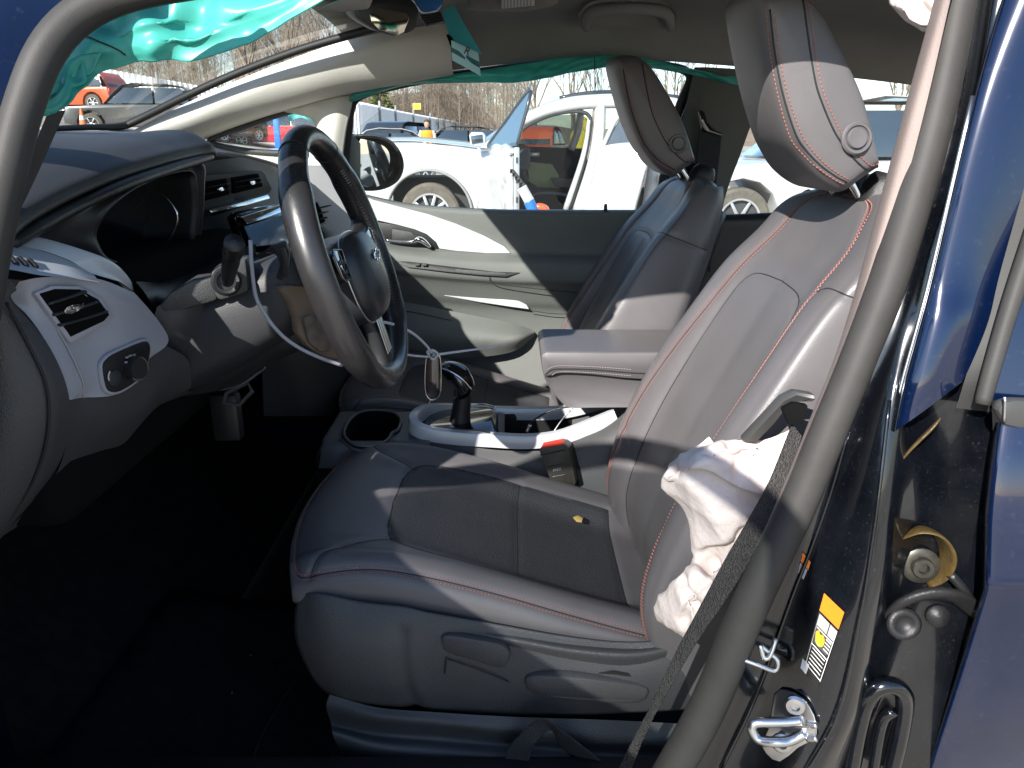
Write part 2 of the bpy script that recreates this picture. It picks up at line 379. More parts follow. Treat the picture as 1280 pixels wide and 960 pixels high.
# quarter window surround: post between quarter window and door window
patch('quarter_post_trim',[PL([(352,137,2.15),(385,129,2.125),(420,121,2.12),(441,119,2.14)]),PL([(392,148,2.165),(402,142,2.13),(420,138,2.12),(438,136,2.14)]),PL([(392,170,2.17),(400,168,2.13),(416,168,2.12),(431,170,2.14)]),PL([(380,200,2.17),(392,202,2.13),(410,208,2.12),(428,215,2.14)]),PL([(365,240,2.17),(380,250,2.13),(410,258,2.12),(440,262,2.14)])],M['beige'],car,7,7,thick=.01,off=0)
tube('quarter_seal',PY([(262,176),(300,160),(350,143),(392,133),(404,141),(399,160),(385,186),(350,191),(300,187)],2.165),.010,M['plastic_mid'],car,8,closed=True,flat=.8)
slab('quarter_window',PY([(250,180),(300,160),(350,143),(392,133),(404,141),(399,160),(385,190),(350,196),(300,194)],2.185),(0,.004,0),M['glass'],car,0)
# lower quarter corner trim in white beside the dash
patch('quarter_base_trim',[PL([(245,182,2.19),(300,186,2.19),(350,189,2.19),(400,196,2.19)]),PL([(250,196,2.14),(305,203,2.14),(360,210,2.14),(420,222,2.14)]),PL([(260,230,2.13),(320,240,2.13),(380,250,2.13),(440,262,2.13)])],M['beige'],car)
# door window seal, front black post and rear navy frame
tube('door_window_seal',PL([(431,262,2.17),(432,215,2.17),(436,165,2.17),(440,133,2.165),(452,119,2.16),(490,108,2.155),(540,98,2.15),(600,90,2.15),(680,80,2.15),(760,76,2.15),(830,82,2.15),(862,94,2.15),(850,130,2.155),(838,170,2.165),(822,262,2.18)]),.011,M['rubber_dk'],car,8)
patch('door_frame_post',[PL([(866,88,2.16),(873,95,2.15)]),PL([(852,125,2.165),(862,128,2.155)]),PL([(838,165,2.17),(849,168,2.16)]),PL([(818,262,2.19),(832,262,2.18)])],M['paint'],car,4,4,thick=.02)
tube('door_frame_edge',PL([(874,93,2.145),(861,128,2.15),(848,168,2.155)]),.0045,M['white_trim'],car,6)
# passenger B pillar
bp_rows=[[(868,84,2.11),(885,84,2.09),(920,86,2.08),(965,90,2.10)],[(858,130,2.12),(880,130,2.10),(910,132,2.10),(945,140,2.12)],[(846,180,2.14),(868,180,2.12),(895,185,2.12),(926,192,2.14)],[(828,262,2.17),(850,262,2.15),(880,264,2.15),(902,266,2.17)],[(805,400,2.19),(830,400,2.17),(860,400,2.17),(885,400,2.18)],[(790,560,2.19),(815,560,2.17),(850,560,2.17),(875,560,2.18)]]
patch('b_pillar_trim',[PL(r) for r in bp_rows],M['pillar_grey'],car,6,6,label='grey cloth-like trim of the far centre pillar')
# rear passenger side: door, glass, rear pillar
patch('rear_side_panel',[[(.50,2.20,1.005),(.9,2.20,1.02),(1.3,2.2,1.04),(1.75,2.18,1.06)],[(.50,2.15,1.00),(.9,2.15,1.015),(1.3,2.15,1.035),(1.75,2.13,1.05)],[(.50,2.15,.90),(.9,2.15,.90),(1.3,2.15,.90),(1.75,2.13,.90)],[(.5,2.17,.35),(.9,2.17,.35),(1.3,2.17,.35),(1.75,2.16,.35)]],M['plastic_dk'],car,5,5)
slab('rear_side_window',[(.55,2.17,1.0),(1.42,2.17,1.02),(1.30,2.13,1.33),(.60,2.13,1.39)],(0,.004,0),M['glass'],car,0)
patch('rear_pillar_trim',[[(1.28,2.12,1.36),(1.38,2.05,1.40),(1.6,1.95,1.36)],[(1.42,2.16,1.03),(1.55,2.1,1.04),(1.75,2.0,1.05)]],M['headliner'],car)
# grab handle over the passenger window
gh=PL([(733,34,2.02),(735,22,1.985),(745,14,1.96),(785,11,1.945),(825,14,1.955),(836,22,1.975),(838,34,2.01)])
tube('grab_handle',gh,[.010,.013,.012,.011,.012,.013,.010],M['headliner'],car,10,flat=1.2)
patch('grab_handle_recess',[PL([(722,18,1.975),(740,2,1.95),(785,-4,1.94),(830,2,1.95),(846,18,1.97)]),PL([(724,26,2.0),(742,16,1.985),(785,13,1.98),(830,16,1.985),(845,27,1.995)]),PL([(730,40,2.035),(745,36,2.025),(785,34,2.02),(828,36,2.025),(842,40,2.03)])],M['headliner'],car,6,6)
# sun visor with its printed label
vis=thing('sun_visor','grey sun visor folded against the roof lining with a printed warning label','sun visor',tuple(P(645,0,1.75)))
vr=[]
for a in (-30,-12,6,14):
    vr.append(PL([(588,a-2,1.80),(612,a,1.78),(650,a,1.77),(680,a-4,1.77),(694,a-10,1.79)]))
patch('visor_panel',vr,M['headliner'],vis,6,5,thick=.018,off=0)
o,rx,ux=P(627,11,1.755),P(668,7,1.75)-P(627,11,1.755),P(627,-12,1.73)-P(627,11,1.755)
slab('label',[o,o+rx,o+rx+ux,o+ux],(0,-.001,0),M['white_print'],vis,0)
mb=MB()
for k in range(9):
    b=o+rx*(.06+.1*k)+V3((0,-.0025,0)); h=random.uniform(.5,.9); mb.add([b,b+rx*.045,b+rx*.045+ux*h,b+ux*h],[(0,1,2,3)])
mb.mk('print_lines',M['grey_print'],vis,smooth=False)
# driver side: roof rail, A pillar (seal arch seen at upper left), seal bead
tube('roof_rail',[(-1.25,.80,1.00),(-1.0,.84,1.13),(-.70,.89,1.30),(-.42,.925,1.415),(-.15,.925,1.462),(.2,.92,1.475),(.6,.915,1.468),(1.1,.93,1.44),(1.6,.98,1.36)],[.035,.035,.036,.036,.036,.036,.036,.036,.036],M['jamb'],car,12,flat=1.0)
tube('front_door_seal',[V3((-.30,.74,.335)),V3((-.50,.725,.345)),V3((-.63,.71,.42)),V3((-.655,.70,.58)),V3((-.64,.70,.78))]+PL([(-30,420,.70),(-14,330,.705),(4,235,.715),(27,142,.735),(58,64,.755),(103,16,.775),(165,-10,.79),(250,-26,.80)]),.0165,M['rubber'],car,14,label='grey rubber door seal along the windscreen pillar')
patch('a_pillar_inner_trim',[PL([(60,140,.85),(82,138,.87)]),PL([(40,190,.85),(68,170,.87)]),PL([(18,255,.85),(42,228,.87)]),PL([(-8,330,.85),(4,306,.87)]),PL([(-50,420,.84),(-40,400,.86)])],M['plastic_mid'],car,5,5)
patch('a_pillar_outer',[[V3((-.80,.715,.26)),V3((-.72,.70,.26)),V3((-.62,.71,.30))],[V3((-.80,.715,.60)),V3((-.73,.69,.60)),V3((-.655,.70,.58))],[V3((-.80,.72,.85)),V3((-.72,.69,.85)),V3((-.63,.70,.82))],PL([(-160,360,.70),(-90,345,.69),(-20,330,.71)]),PL([(-130,170,.71),(-60,155,.70),(20,142,.735)]),PL([(-90,40,.76),(-25,20,.77),(55,60,.785)]),PL([(-30,-70,.80),(30,-50,.81),(103,14,.825)]),PL([(120,-130,.85),(150,-80,.85),(170,-12,.85)])],M['paint'],car,6,6)
# driver B pillar: seal, inner trim, black jamb
seal_pts=[(1208,-45,.825),(1199,0,.815),(1168,150,.79),(1117,330,.77),(1076,440,.757),(1027,560,.748),(993,640,.743),(936,760,.738),(886,880,.735),(842,960,.732),(800,1030,.73)]
tube('b_pillar_seal',PL(seal_pts),[.0165,.0165,.018,.0195,.0185,.0195,.0198,.0212,.022,.022,.022],M['rubber'],car,16,label='thick grey rubber door seal along the near centre pillar')
bl=[(1176,-40),(1168,0),(1130,140),(1079,330),(1046,440),(1014,520),(982,600),(940,690)]
br=[(1200,-45),(1188,0),(1153,150),(1104,330),(1066,440),(1032,520),(1000,600),(955,690)]
patch('b_pillar_trim',[[P(a[0]+16,a[1],.835)+V3((.02,.03,0)),P(*a,.85-.00006*a[1]),P(a[0]+8,a[1],.80-.00006*a[1]),P(*b,.785-.00005*b[1])] for a,b in zip(bl,br)],M['pink_trim'],car,5,6,label='pale pinkish edge of the near centre pillar trim')
jr=[(-45,(1205,.822),(1228,.81),(1240,.80),(1258,.785),(1310,.78)),(150,(1172,.79),(1194,.785),(1210,.775),(1222,.765),(1290,.76)),(330,(1120,.77),(1143,.765),(1156,.755),(1170,.745),(1262,.742)),(420,(1086,.757),(1115,.75),(1132,.74),(1165,.735),(1250,.73)),(500,(1050,.75),(1082,.745),(1116,.715),(1165,.725),(1240,.715)),(620,(1000,.745),(1037,.742),(1100,.69),(1160,.715),(1246,.70)),(690,(970,.74),(1015,.737),(1092,.685),(1150,.712),(1244,.70)),(760,(938,.738),(988,.735),(1079,.68),(1135,.712),(1235,.70)),(890,(880,.735),(940,.733),(1050,.678),(1105,.715),(1208,.70)),(985,(832,.732),(893,.73),(1000,.675),(1075,.715),(1172,.70))]
JS=Surf([[P(u,v,Y) for u,Y in cs] for v,*cs in jr],6,6)
jamb=JS.mesh('b_pillar_jamb',M['jamb'],car,label='glossy black painted centre pillar face with stickers and latch striker')
tube('jamb_ridge',PL([(1112,500,.712),(1098,620,.684),(1088,690,.679),(1076,764,.675),(1048,890,.673),(1004,972,.671)]),.0022,M['jamb'],car,6)
tube('jamb_ridge',PL([(1060,540,.742),(1037,620,.740),(1012,690,.736),(990,746,.733),(945,870,.73),(900,965,.728)]),.0025,M['jamb'],car,6)
tube('jamb_ridge',PL([(1035,560,.744),(1008,620,.743),(962,730,.739),(910,850,.735),(858,970,.73)]),.0022,M['jamb'],car,6)
# pressed recess at the foot of the pillar
tube('jamb_pressing',PL([(1062,975,.70),(1075,905,.695),(1088,868,.69),(1110,856,.688),(1130,868,.69),(1128,905,.695),(1112,975,.70)]),.010,M['jamb'],car,8)
tube('jamb_pressing',PL([(1090,975,.70),(1102,905,.695),(1116,888,.69)]),.007,M['jamb'],car,8)
# body side ahead of the doorway
slab('front_wing',[(-.78,.70,.25),(-.78,.69,.60),(-.78,.70,.95),(-.80,.74,1.0),(-1.10,.74,1.0),(-1.95,.80,.92),(-2.1,.85,.60),(-2.0,.82,.30)],(0,.08,0),M['paint'],car,.015)
box('hinge_pillar',(-.75,.77,.62),(.16,.06,.74),M['jamb'],car,.01)
# rear door hinge with golden sealant
lathe('hinge_bolt',P(1150,706,.708),(-.15,-1,.12),[(.020,0),(.020,.003),(.0165,.005),(.0115,.005),(.0115,.010),(.0105,.0115),(.006,.0115),(.005,.007),(0,.007)],mat('grimy_bolt',(.07,.066,.055),.4,.7,var=.4,vscale=60),car,18,label='round bolt head ringed by golden brown sealant')
mb=MB(); mb.add(*tubeVF(PL([(1128,672,.704),(1150,662,.699),(1172,668,.698),(1184,690,.697),(1178,716,.699),(1160,732,.703)]),[.004,.011,.016,.016,.011,.004],10,flat=.15)); mb.mk('hinge_sealant',mat('golden_sealant',(.07,.046,.014),.42,bump=('noise',120,.4),var=.3,vscale=40),car)
tube('hinge_sealant',PL([(1116,588,.712),(1140,560,.705),(1165,535,.702),(1176,522,.702)]),[.002,.005,.006,.002],bpy.data.materials['golden_sealant'],car,8,flat=.35)
mb=MB(); mb.add(*tubeVF(PL([(1105,775,.705),(1130,752,.69),(1165,742,.685),(1200,748,.685),(1222,770,.69)]),[.008,.014,.016,.014,.008],10,flat=.4)); mb.add(*latheVF(P(1128,778,.69),(-.1,-1,.2),[(.018,0),(.018,.006),(.011,.008),(.010,.002),(0,.002)],16)); mb.add(*latheVF(P(1170,768,.68),(-.1,-1,.2),[(.012,0),(.012,.006),(0,.008)],14)); mb.add(*tubeVF(PL([(1188,718,.69),(1205,738,.685),(1222,765,.685)]),.005,8)); mb.mk('door_hinge',M['plastic_dk'],car)
# striker
sk0=thing('latch_striker','shiny metal latch striker with two screws on the black pillar face','latch striker',tuple(P(985,905,.715)))
OJ=onto(jamb,.003)
pl=[OJ(u,v) for u,v in [(968,866),(983,861),(1004,872),(1018,893),(1021,915),(1012,925),(998,932),(975,950),(958,940),(952,925),(962,905)]]
fn=-JS.n[30,14]; fn=V3((-.35,-.93,.1))
slab('plate',pl,tuple(-fn*-.004),M['satin'],sk0,.0012,sm=2)
tube('loop',[OJ(u,v)+V3((-.35,-.93,.1))*h for u,v,h in ((1002,898,.004),(985,893,.014),(965,886,.026),(946,882,.034),(942,888,.036),(950,902,.034),(972,910,.026),(988,916,.014),(1006,914,.004))],.0058,M['satin'],sk0,10)
for u,v in ((994,878),(978,925)):
    s=lathe('screw',OJ(u,v)+V3((-.35,-.93,.1))*.004,(-.35,-.93,.1),[(.0125,0),(.0125,.003),(.010,.0055),(.0055,.006),(.005,.003),(0,.003)],M['satin'],sk0,16)
tube('pin',[OJ(1006,900)+V3((0,-.006,0)),OJ(1019,902)+V3((0,-.006,0))],.004,M['satin'],sk0,8); tube('pin',[OJ(1006,918)+V3((0,-.006,0)),OJ(1019,918)+V3((0,-.006,0))],.004,M['satin'],sk0,8)
# bent bracket beside striker
mb=MB(); mb.add(*tubeVF(PL([(928,824,.722),(950,832,.716),(968,838,.714),(972,826,.716),(962,816,.72),(950,806,.724)]),.0032,8)); mb.add(*tubeVF(PL([(950,806,.722),(955,822,.717),(962,820,.716),(970,798,.722)]),.003,8)); tag(mb.mk('trim_clip',M['satin']),'thin bent metal clip sticking out of the black pillar above the striker','clip')
# stickers
st=thing('airbag_warning_label','narrow orange-topped warning label with yellow roundel on the black pillar','label',tuple(P(1030,795,.70)))
def onj(u,v): # point a hair proud of the jamb face
    for Y in (0,):
        d=ray(u,v); best=None
        G=JS.G.reshape(-1,3); q=np.array(CAM); dd=np.array(d.normalized()); rel=G-q; t=rel@dd; ds=((rel-t[:,None]*dd)**2).sum(1)
        k=np.argsort(ds)[:4]; tt=(t[k]/(ds[k]+1e-8)).sum()/(1/(ds[k]+1e-8)).sum()
        return CAM+d.normalized()*(tt-.0015)
def quad(c4,z=0): return [onj(*p)-V3((0,z,0)) for p in c4]
def sub(c4,a0,a1,b0,b1):
    (A,B,C,D)=[np.array(p,float) for p in c4]   # A top-left B top-right C bottom-right D bottom-left
    f=lambda a,b:tuple((A*(1-a)+B*a)*(1-b)+(D*(1-a)+C*a)*b)
    return [f(a0,b0),f(a1,b0),f(a1,b1),f(a0,b1)]
L4=[(1030,741),(1055,765),(1022,862),(1003,838)]
def lab(name,q,m,z,par=st): return mk(name,[p for p in quad(q,z)],[(0,1,2,3)],m,par,smooth=False)
lab('backing',L4,M['black_print'],0); lab('header',sub(L4,0,1,0,.22),M['orange'],.0006)
lab('panel',sub(L4,.06,.58,.25,.39),M['grey_print'],.0006); lab('panel',sub(L4,.62,.96,.25,.39),M['grey_print'],.0006)
DKP=mat('dark_label_print',(.05,.05,.05),.5)
lab('panel',sub(L4,.06,.94,.41,.60),DKP,.0006); lab('panel',sub(L4,.08,.94,.405,.405+.012),M['white_print'],.0009)
def disc(name,cx,cy,rx,ry,z,m,n=20):
    A,B,C,D=[np.array(p,float) for p in L4]
    V=[]
    for k in range(n):
        t=2*math.pi*k/n; a_,b_=cx+rx*math.cos(t),cy+ry*math.sin(t); q=(A*(1-a_)+B*a_)*(1-b_)+(D*(1-a_)+C*a_)*b_; V.append(onj(*q)-V3((0,z,0)))
    return mk(name,V,[list(range(n))],m,st,smooth=False)
disc('roundel',.34,.50,.26,.085,.0012,M['yellow'])
mb=MB()
for k in range(6): mb.add(quad(sub(L4,.12,.42,.26+.022*k,.27+.022*k),.0011),[(0,1,2,3)])
for k in range(5): mb.add(quad(sub(L4,.14,.86,.655+.045*k,.667+.045*k),.0011),[(0,1,2,3)])
for k in range(4): mb.add(quad(sub(L4,.62,.9,.43+.04*k,.445+.04*k),.0011),[(0,1,2,3)])
mb.mk('print_lines',M['white_print'],st,smooth=False)
mb=MB(); mb.add(quad(sub(L4,.05,.97,.885,.895),.0012),[(0,1,2,3)]); mb.add(quad(sub(L4,.03,.06,.25,.9),.0012),[(0,1,2,3)]); mb.add(quad(sub(L4,.94,.97,.25,.9),.0012),[(0,1,2,3)]); mb.add(quad(sub(L4,.05,.95,.62,.632),.0012),[(0,1,2,3)]); mb.mk('border',M['white_print'],st,smooth=False)
for k in range(5):
    t=k*math.pi*2/5; disc('roundel_print',.34+.13*math.cos(t),.50+.043*math.sin(t),.05,.016,.0016,M['black_print'],8)
lab('sticker_corner',[(1003,822),(1011,830),(1007,842),(1000,834)],M['white_print'],.0012)
s2=thing('small_label','small orange and grey label high on the black pillar face','label',tuple(P(1005,705,.735)))
lab('orange_part',[(1003,690),(1013,702),(1010,712),(1001,702)],M['orange'],.0008,s2); lab('grey_part',[(1000,703),(1009,712),(1004,724),(997,716)],M['grey_print'],.0008,s2)
# ------------------------------------------------------------ rear door (driver side)
rd=thing('rear_door','glossy dark blue rear door just behind the near centre pillar','car door',(.62,.66,.35))
sr=[]
for v,u,Y in ((528,1246,.668),(580,1239,.656),(640,1233,.646),(700,1231,.639),(728,1230,.636),(738,1229,.638),(765,1221,.646),(850,1195,.668),(960,1160,.70),(1040,1140,.73)):
    sr.append([P(u-4,v,Y+.05),P(u,v,Y+.012),P(u+3,v,Y+.003),P(u+14,v,Y-.002),P(u+60,v,Y-.010),P(u+190,v,Y-.03),P(u+420,v,Y-.07)])
DS=Surf(sr,5,5); DS.mesh('door_skin',M['paint'],rd)
patch('window_frame',[PL([(1262,-40,.785),(1268,-40,.765),(1300,-40,.75),(1350,-40,.745)]),PL([(1217,120,.765),(1223,120,.745),(1260,120,.735),(1312,120,.735)]),PL([(1168,330,.745),(1174,330,.722),(1210,330,.715),(1253,330,.72)]),PL([(1150,400,.735),(1156,400,.71),(1190,400,.70),(1236,400,.71)]),PL([(1128,480,.725),(1134,478,.70),(1165,470,.69),(1214,455,.70)]),PL([(1117,540,.715),(1122,537,.695),(1160,510,.687),(1202,478,.695)])],M['paint'],rd,6,6)
tube('frame_edge_highlight',PL([(1216,120,.76),(1167,330,.738),(1149,400,.728),(1127,480,.72),(1112,545,.712),(1098,600,.705)]),.0022,M['satin'],rd,6)  # satin strip stands in for the bluish highlight on the frame edge
tube('window_bead',PL([(1228,505,.682),(1240,460,.688),(1262,385,.70),(1290,300,.712),(1330,180,.73)]),[.0075,.008,.0085,.009,.009],M['rubber'],rd,10)
patch('window_gap',[PL([(1300,120,.75),(1345,120,.74)]),PL([(1250,330,.73),(1283,330,.72)]),PL([(1212,455,.71),(1246,455,.70)]),PL([(1195,510,.705),(1236,515,.70)])],M['rubber_dk'],rd,4,4)
patch('window_panel',[PL([(1330,200,.735),(1420,200,.72)]),PL([(1275,380,.705),(1380,380,.69)]),PL([(1240,500,.688),(1350,500,.67)])],M['paint'],rd,4,4)
slab('belt_moulding',PY([(1236,508),(1243,497),(1258,494),(1340,497),(1340,530),(1262,530),(1246,526)],.672),(0,-.014,0),M['smooth_trim'],rd,.005)
tube('moulding_cap_line',PL([(1256,496,.656),(1255,527,.656)]),.0015,M['satin'],rd,6)
# ============================================================ DASHBOARD
da=thing('dashboard','black and white dashboard under the windscreen with vents, cluster hood and screen','dashboard',tuple(V3((-.7,1.5,.9))))
lip=PL([(-30,312,.78),(8,290,.82),(40,265,.88),(90,238,.97),(150,214,1.09),(215,195,1.26),(250,187,1.38),(266,184,1.43),(270,189,1.47)])
def fw(pts,X,zf): return [V3((X-.03*math.sin(math.pi*(p.y-.8)/1.4),p.y,zf(p))) for p in pts]
r1=[p+V3((-.012,0,.012)) for p in lip]; r2=[p+V3((-.06,0,.030)) for p in lip]
r3=[V3((-.74,p.y,min(1.225,p.z+.055))) for p in lip]; r4=[V3((-.92,p.y,1.222)) for p in lip]; r5=[V3((-1.08,p.y,1.236)) for p in lip]
rm=[p+V3((-.004,0,-.012)) for p in lip]; rn=[p+V3((-.05,0,-.022)) for p in lip]
patch('cluster_hood',[rn,rm,lip,r1,r2,r3,r4,r5],M['plastic'],da,6,6)
# second inner lip
l2=PL([(10,306,.84),(45,285,.89),(95,258,.98),(155,231,1.09),(215,210,1.25),(248,200,1.37),(262,196,1.43)])
tube('hood_inner_lip',l2,[.010,.010,.010,.010,.010,.010,.009],M['plastic_dk'],da,10,flat=.8)
# passenger side top pad
pt=PL([(262,193,1.45),(300,196,1.60),(335,204,1.78),(352,210,1.90),(385,226,2.05),(410,240,2.15)])
patch('top_pad',[[p+V3((-.02,0,-.012)) for p in pt],pt,[p+V3((-.02,0,.010)) for p in pt],[V3((-.75,p.y,min(1.215,p.z+.028))) for p in pt],[V3((-.95,p.y,1.222)) for p in pt],[V3((-1.10,p.y,1.238)) for p in pt]],M['plastic_mid'],da,6,6)
# cluster surround
out=PL([(14,300,.84),(60,275,.91),(120,246,1.02),(190,219,1.17),(252,203,1.39),(256,235,1.40),(253,280,1.40),(246,322,1.38),(205,350,1.22),(135,352,1.06),(60,325,.92),(20,312,.86)])
inn=PL([(121,292,1.04),(130,272,1.05),(150,250,1.09),(185,228,1.18),(236,214,1.34),(245,235,1.36),(245,275,1.36),(238,303,1.34),(207,322,1.25),(160,328,1.12),(135,322,1.06),(124,306,1.04)])
dp=[p+V3((-.06,0,.0)) for p in inn]; dp2=[p+V3((-.10,0,0)) for p in inn]
mid=[a*.45+b*.55+V3((-.012,0,0)) for a,b in zip(out,inn)]
patch('cluster_surround',[[p+V3((-.03,0,0)) for p in out],out,mid,inn,dp,dp2],M['plastic_dk'],da,4,4,closed=True)
c=sum(inn,V3())/len(inn)
slab('cluster_display',[p*1.0+(c-p)*.02+V3((-.085,0,0)) for p in inn],(-.01,0,0),M['screen'],da,.002)
tube('cluster_arc',[p+V3((.0,0,0)) for p in PL([(200,241,1.27),(212,252,1.27),(221,266,1.27),(221,280,1.27),(215,294,1.27),(208,305,1.27)])],.0016,M['chrome'],da,6)
# near end: white trim, vent and light switch
W={}
topo=[(-20,296,.775),(0,292,.79),(50,297,.82),(106,313,.86),(142,328,.90),(163,350,.94),(167,366,.955)]
topi=[(-20,312,.77),(0,306,.78),(48,312,.81),(88,326,.84),(108,339,.865),(125,345,.885),(150,352,.92)]
tb=[(-20,330,.755),(0,318,.765),(40,330,.80),(72,341,.825),(105,349,.86),(130,352,.885),(160,368,.94)]
topo=[(u,v,Y+.09) for u,v,Y in topo]; topi=[(u,v,Y+.06) for u,v,Y in topi]
patch('dash_end_top',[[p+V3((-.03,0,.004)) for p in PL(topo)],PL(topo),PL([(a[0]*.5+b[0]*.5,a[1]*.5+b[1]*.5-1,a[2]*.5+b[2]*.5) for a,b in zip(topo,topi)]),PL(topi)],M['white_trim'],da,6,6)
patch('defroster_panel',[PL([(-40,300,.83),(0,302,.84),(50,313,.87),(90,328,.89),(118,344,.90)]),PL([(-40,318,.79),(0,318,.80),(50,329,.832),(90,339,.857),(122,350,.883)]),PL([(-40,345,.75),(0,336,.757),(50,344,.795),(90,348,.832),(124,353,.872)])],M['grey_trim'],da,6,6)
DP_=onto(bpy.data.objects['defroster_panel'],.0005)
for k in range(5):
    u=-12+12*k; tube('defroster_slot',[DP_(u,317+k*2),DP_(u+5,322+k*2),DP_(u+9,328+k*1.6)],.0032,M['rubber_dk'],da,6)
# white panel as a gently curved sheet (rear facing)
WP=[[(24,352,.785),(50,347,.80),(90,346,.845),(128,350,.885),(168,366,.950)],
    [(14,372,.790),(45,370,.80),(90,366,.845),(140,372,.895),(186,386,.975)],
    [(35,395,.792),(60,396,.81),(100,396,.855),(150,396,.91),(200,404,1.0)],
    [(56,425,.795),(75,428,.815),(112,426,.862),(158,424,.918),(210,421,1.012)],
    [(69,460,.798),(86,464,.815),(118,462,.86),(158,448,.915),(207,433,1.00)],
    [(76,485,.80),(90,489,.815),(116,482,.855),(150,474,.90),(186,450,.965)],
    [(80,501,.80),(92,499,.815),(104,497,.84),(142,494,.885),(172,478,.935)]]
WS=Surf([PL(r) for r in WP],7,7)
WS.mesh('end_panel',M['trim_shade'],da)
from mathutils.bvhtree import BVHTree
_r,_c=WS.G.shape[:2]; WBV=BVHTree.FromPolygons([tuple(p) for p in WS.G.reshape(-1,3)],grid_faces(_r,_c))
def onW(u,v):
    d=ray(u,v).normalized(); h=WBV.ray_cast(CAM,d)
    if h[0] is None:
        h=WBV.find_nearest(P(u,v,.90))
    return h[0]
tube('end_panel_crease',PL([(96,364,.850),(70,400,.818),(88,440,.822),(104,478,.835),(104,497,.838)]),.0009,M['grey_print'],da,6)
fc=(WS.n[20,15]); fc=V3(fc); fc=-fc if fc.x<0 else fc
for _q in (.2,.5,.8):
    pass
def face(pts,off): return [P(*p)+fc*off for p in pts]
def front(pxs,lift,depth,name,m,par,yf,bev=.0015,sm=0):
    return slab(name,[onW(u,v)+fc*lift for u,v in pxs],tuple(-fc*depth),m,par,bev,sm=sm)
yv=lambda u,v:.785+.0016*(u-20)*.98/1.0*.62+ (v-400)*.00003
yv=lambda u,v:.778+.00108*(u-14)
vent=thing('air_vent','black air vent with slats in the white dash end nearest the camera','air vent',tuple(P(85,390,.87)))
front([(38,366),(60,357),(95,357),(121,371),(138,394),(130,404),(84,429),(80,424)],.006,.012,'vent_bezel',M['trim_shade'],vent,yv,.002)
front([(44,367),(62,361),(93,361),(117,374),(131,393),(124,401),(82,421)],.0075,.006,'vent_opening',M['black'],vent,yv,.001)
for k,(a,b) in enumerate((((52,379),(98,364)),((59,393),(113,377)),((67,406),(125,389)))):
    tube('slat',[onW(*a)+fc*.009,onW((a[0]+b[0])/2,(a[1]+b[1])/2)+fc*.010,onW(*b)+fc*.009],.0042,M['plastic'],vent,6,flat=.45)
front([(68,388),(72,382),(92,378),(94,384),(78,392),(70,392)],.014,.006,'vent_tab',M['chrome'],vent,yv,.001)
sw=thing('light_switch','oval black headlamp switch with round chrome knob on the white dash end','switch',tuple(P(152,462,.90)))
ys=lambda u,v:.79+.00098*(u-14)
front([(124,458),(128,449),(140,441),(174,427),(181,430),(182,440),(178,457),(167,474),(146,488),(133,489),(127,480)],.008,.012,'switch_bezel',M['plastic_dk'],sw,ys,.002,3)
front([(121,458),(126,447),(139,438),(175,423),(184,428),(185,441),(180,460),(168,478),(146,492),(131,492),(124,481)],.005,.006,'switch_rim',M['trim_shade'],sw,ys,.002,3)
lathe('knob',onW(158,459)+fc*.006,fc,[(.0150,0),(.0148,.010),(.0135,.014),(0,.0145)],M['plastic_dk'],sw,24)
lathe('knob_ring',onW(160,460)+fc*.013,fc,[(.0158,0),(.0158,.005),(.0125,.0062),(.0115,.001)],M['satin'],sw,24,caps=False)
lathe('knob_mark',onW(162,460)+fc*.0195,fc,[(.0035,0),(.0035,.0006),(.002,.0006),(.002,0)],M['white_print'],sw,12)
lathe('dimmer_ring',onW(135,472)+fc*.008,fc,[(.010,0),(.010,.003),(.008,.004),(0,.004)],M['plastic'],sw,20)
tube('dimmer_arc',[onW(129,463)+fc*.010,onW(127,470)+fc*.010,onW(129,477)+fc*.010,onW(132,480)+fc*.010],.0009,M['white_print'],sw,6)
mb=MB(); 
for u,v in ((151,446),(155,444),(160,443),(150,452)): mb.add(*boxVF(onW(u,v)+fc*.0095,(.003,.003,.002),0))
mb.mk('symbols',M['grey_print'],sw,smooth=False)
# dark end cap closest to the camera
patch('end_cap',[PL([(-60,330,.75),(-10,338,.745),(12,350,.76),(21,362,.785)]),PL([(-60,375,.75),(-15,375,.742),(5,378,.755),(14,376,.79)]),PL([(-60,430,.75),(-10,425,.742),(32,420,.765),(52,418,.795)]),PL([(-60,500,.75),(0,490,.745),(55,480,.77),(80,472,.80)]),PL([(-60,560,.75),(0,555,.745),(60,540,.775),(88,520,.81)]),PL([(-60,640,.76),(-10,630,.76),(45,605,.79),(78,570,.82)]),PL([(-60,720,.79),(-30,710,.79),(5,668,.80),(55,610,.83)])],M['plastic_mid'],da,7,7)
tube('end_cap_line',PL([(8,378,.752),(35,430,.763),(58,482,.769),(60,540,.772),(42,600,.782),(5,658,.79)]),.0018,M['seam'],da,6)
# lower knee panel left part
patch('knee_panel',[PL([(80,500,.803),(104,497,.842),(142,493,.89),(172,477,.938),(188,449,.97),(208,432,1.01)]),PL([(86,535,.815),(115,530,.86),(150,525,.91),(182,508,.96),(205,475,1.0),(235,450,1.05)]),PL([(66,600,.83),(95,580,.87),(130,560,.92),(165,540,.97),(200,505,1.03),(240,480,1.08)]),PL([(0,672,.81),(50,640,.87),(95,610,.93),(140,575,.99),(175,520,1.05),(240,490,1.12)])],M['plastic_mid'],da,6,6)
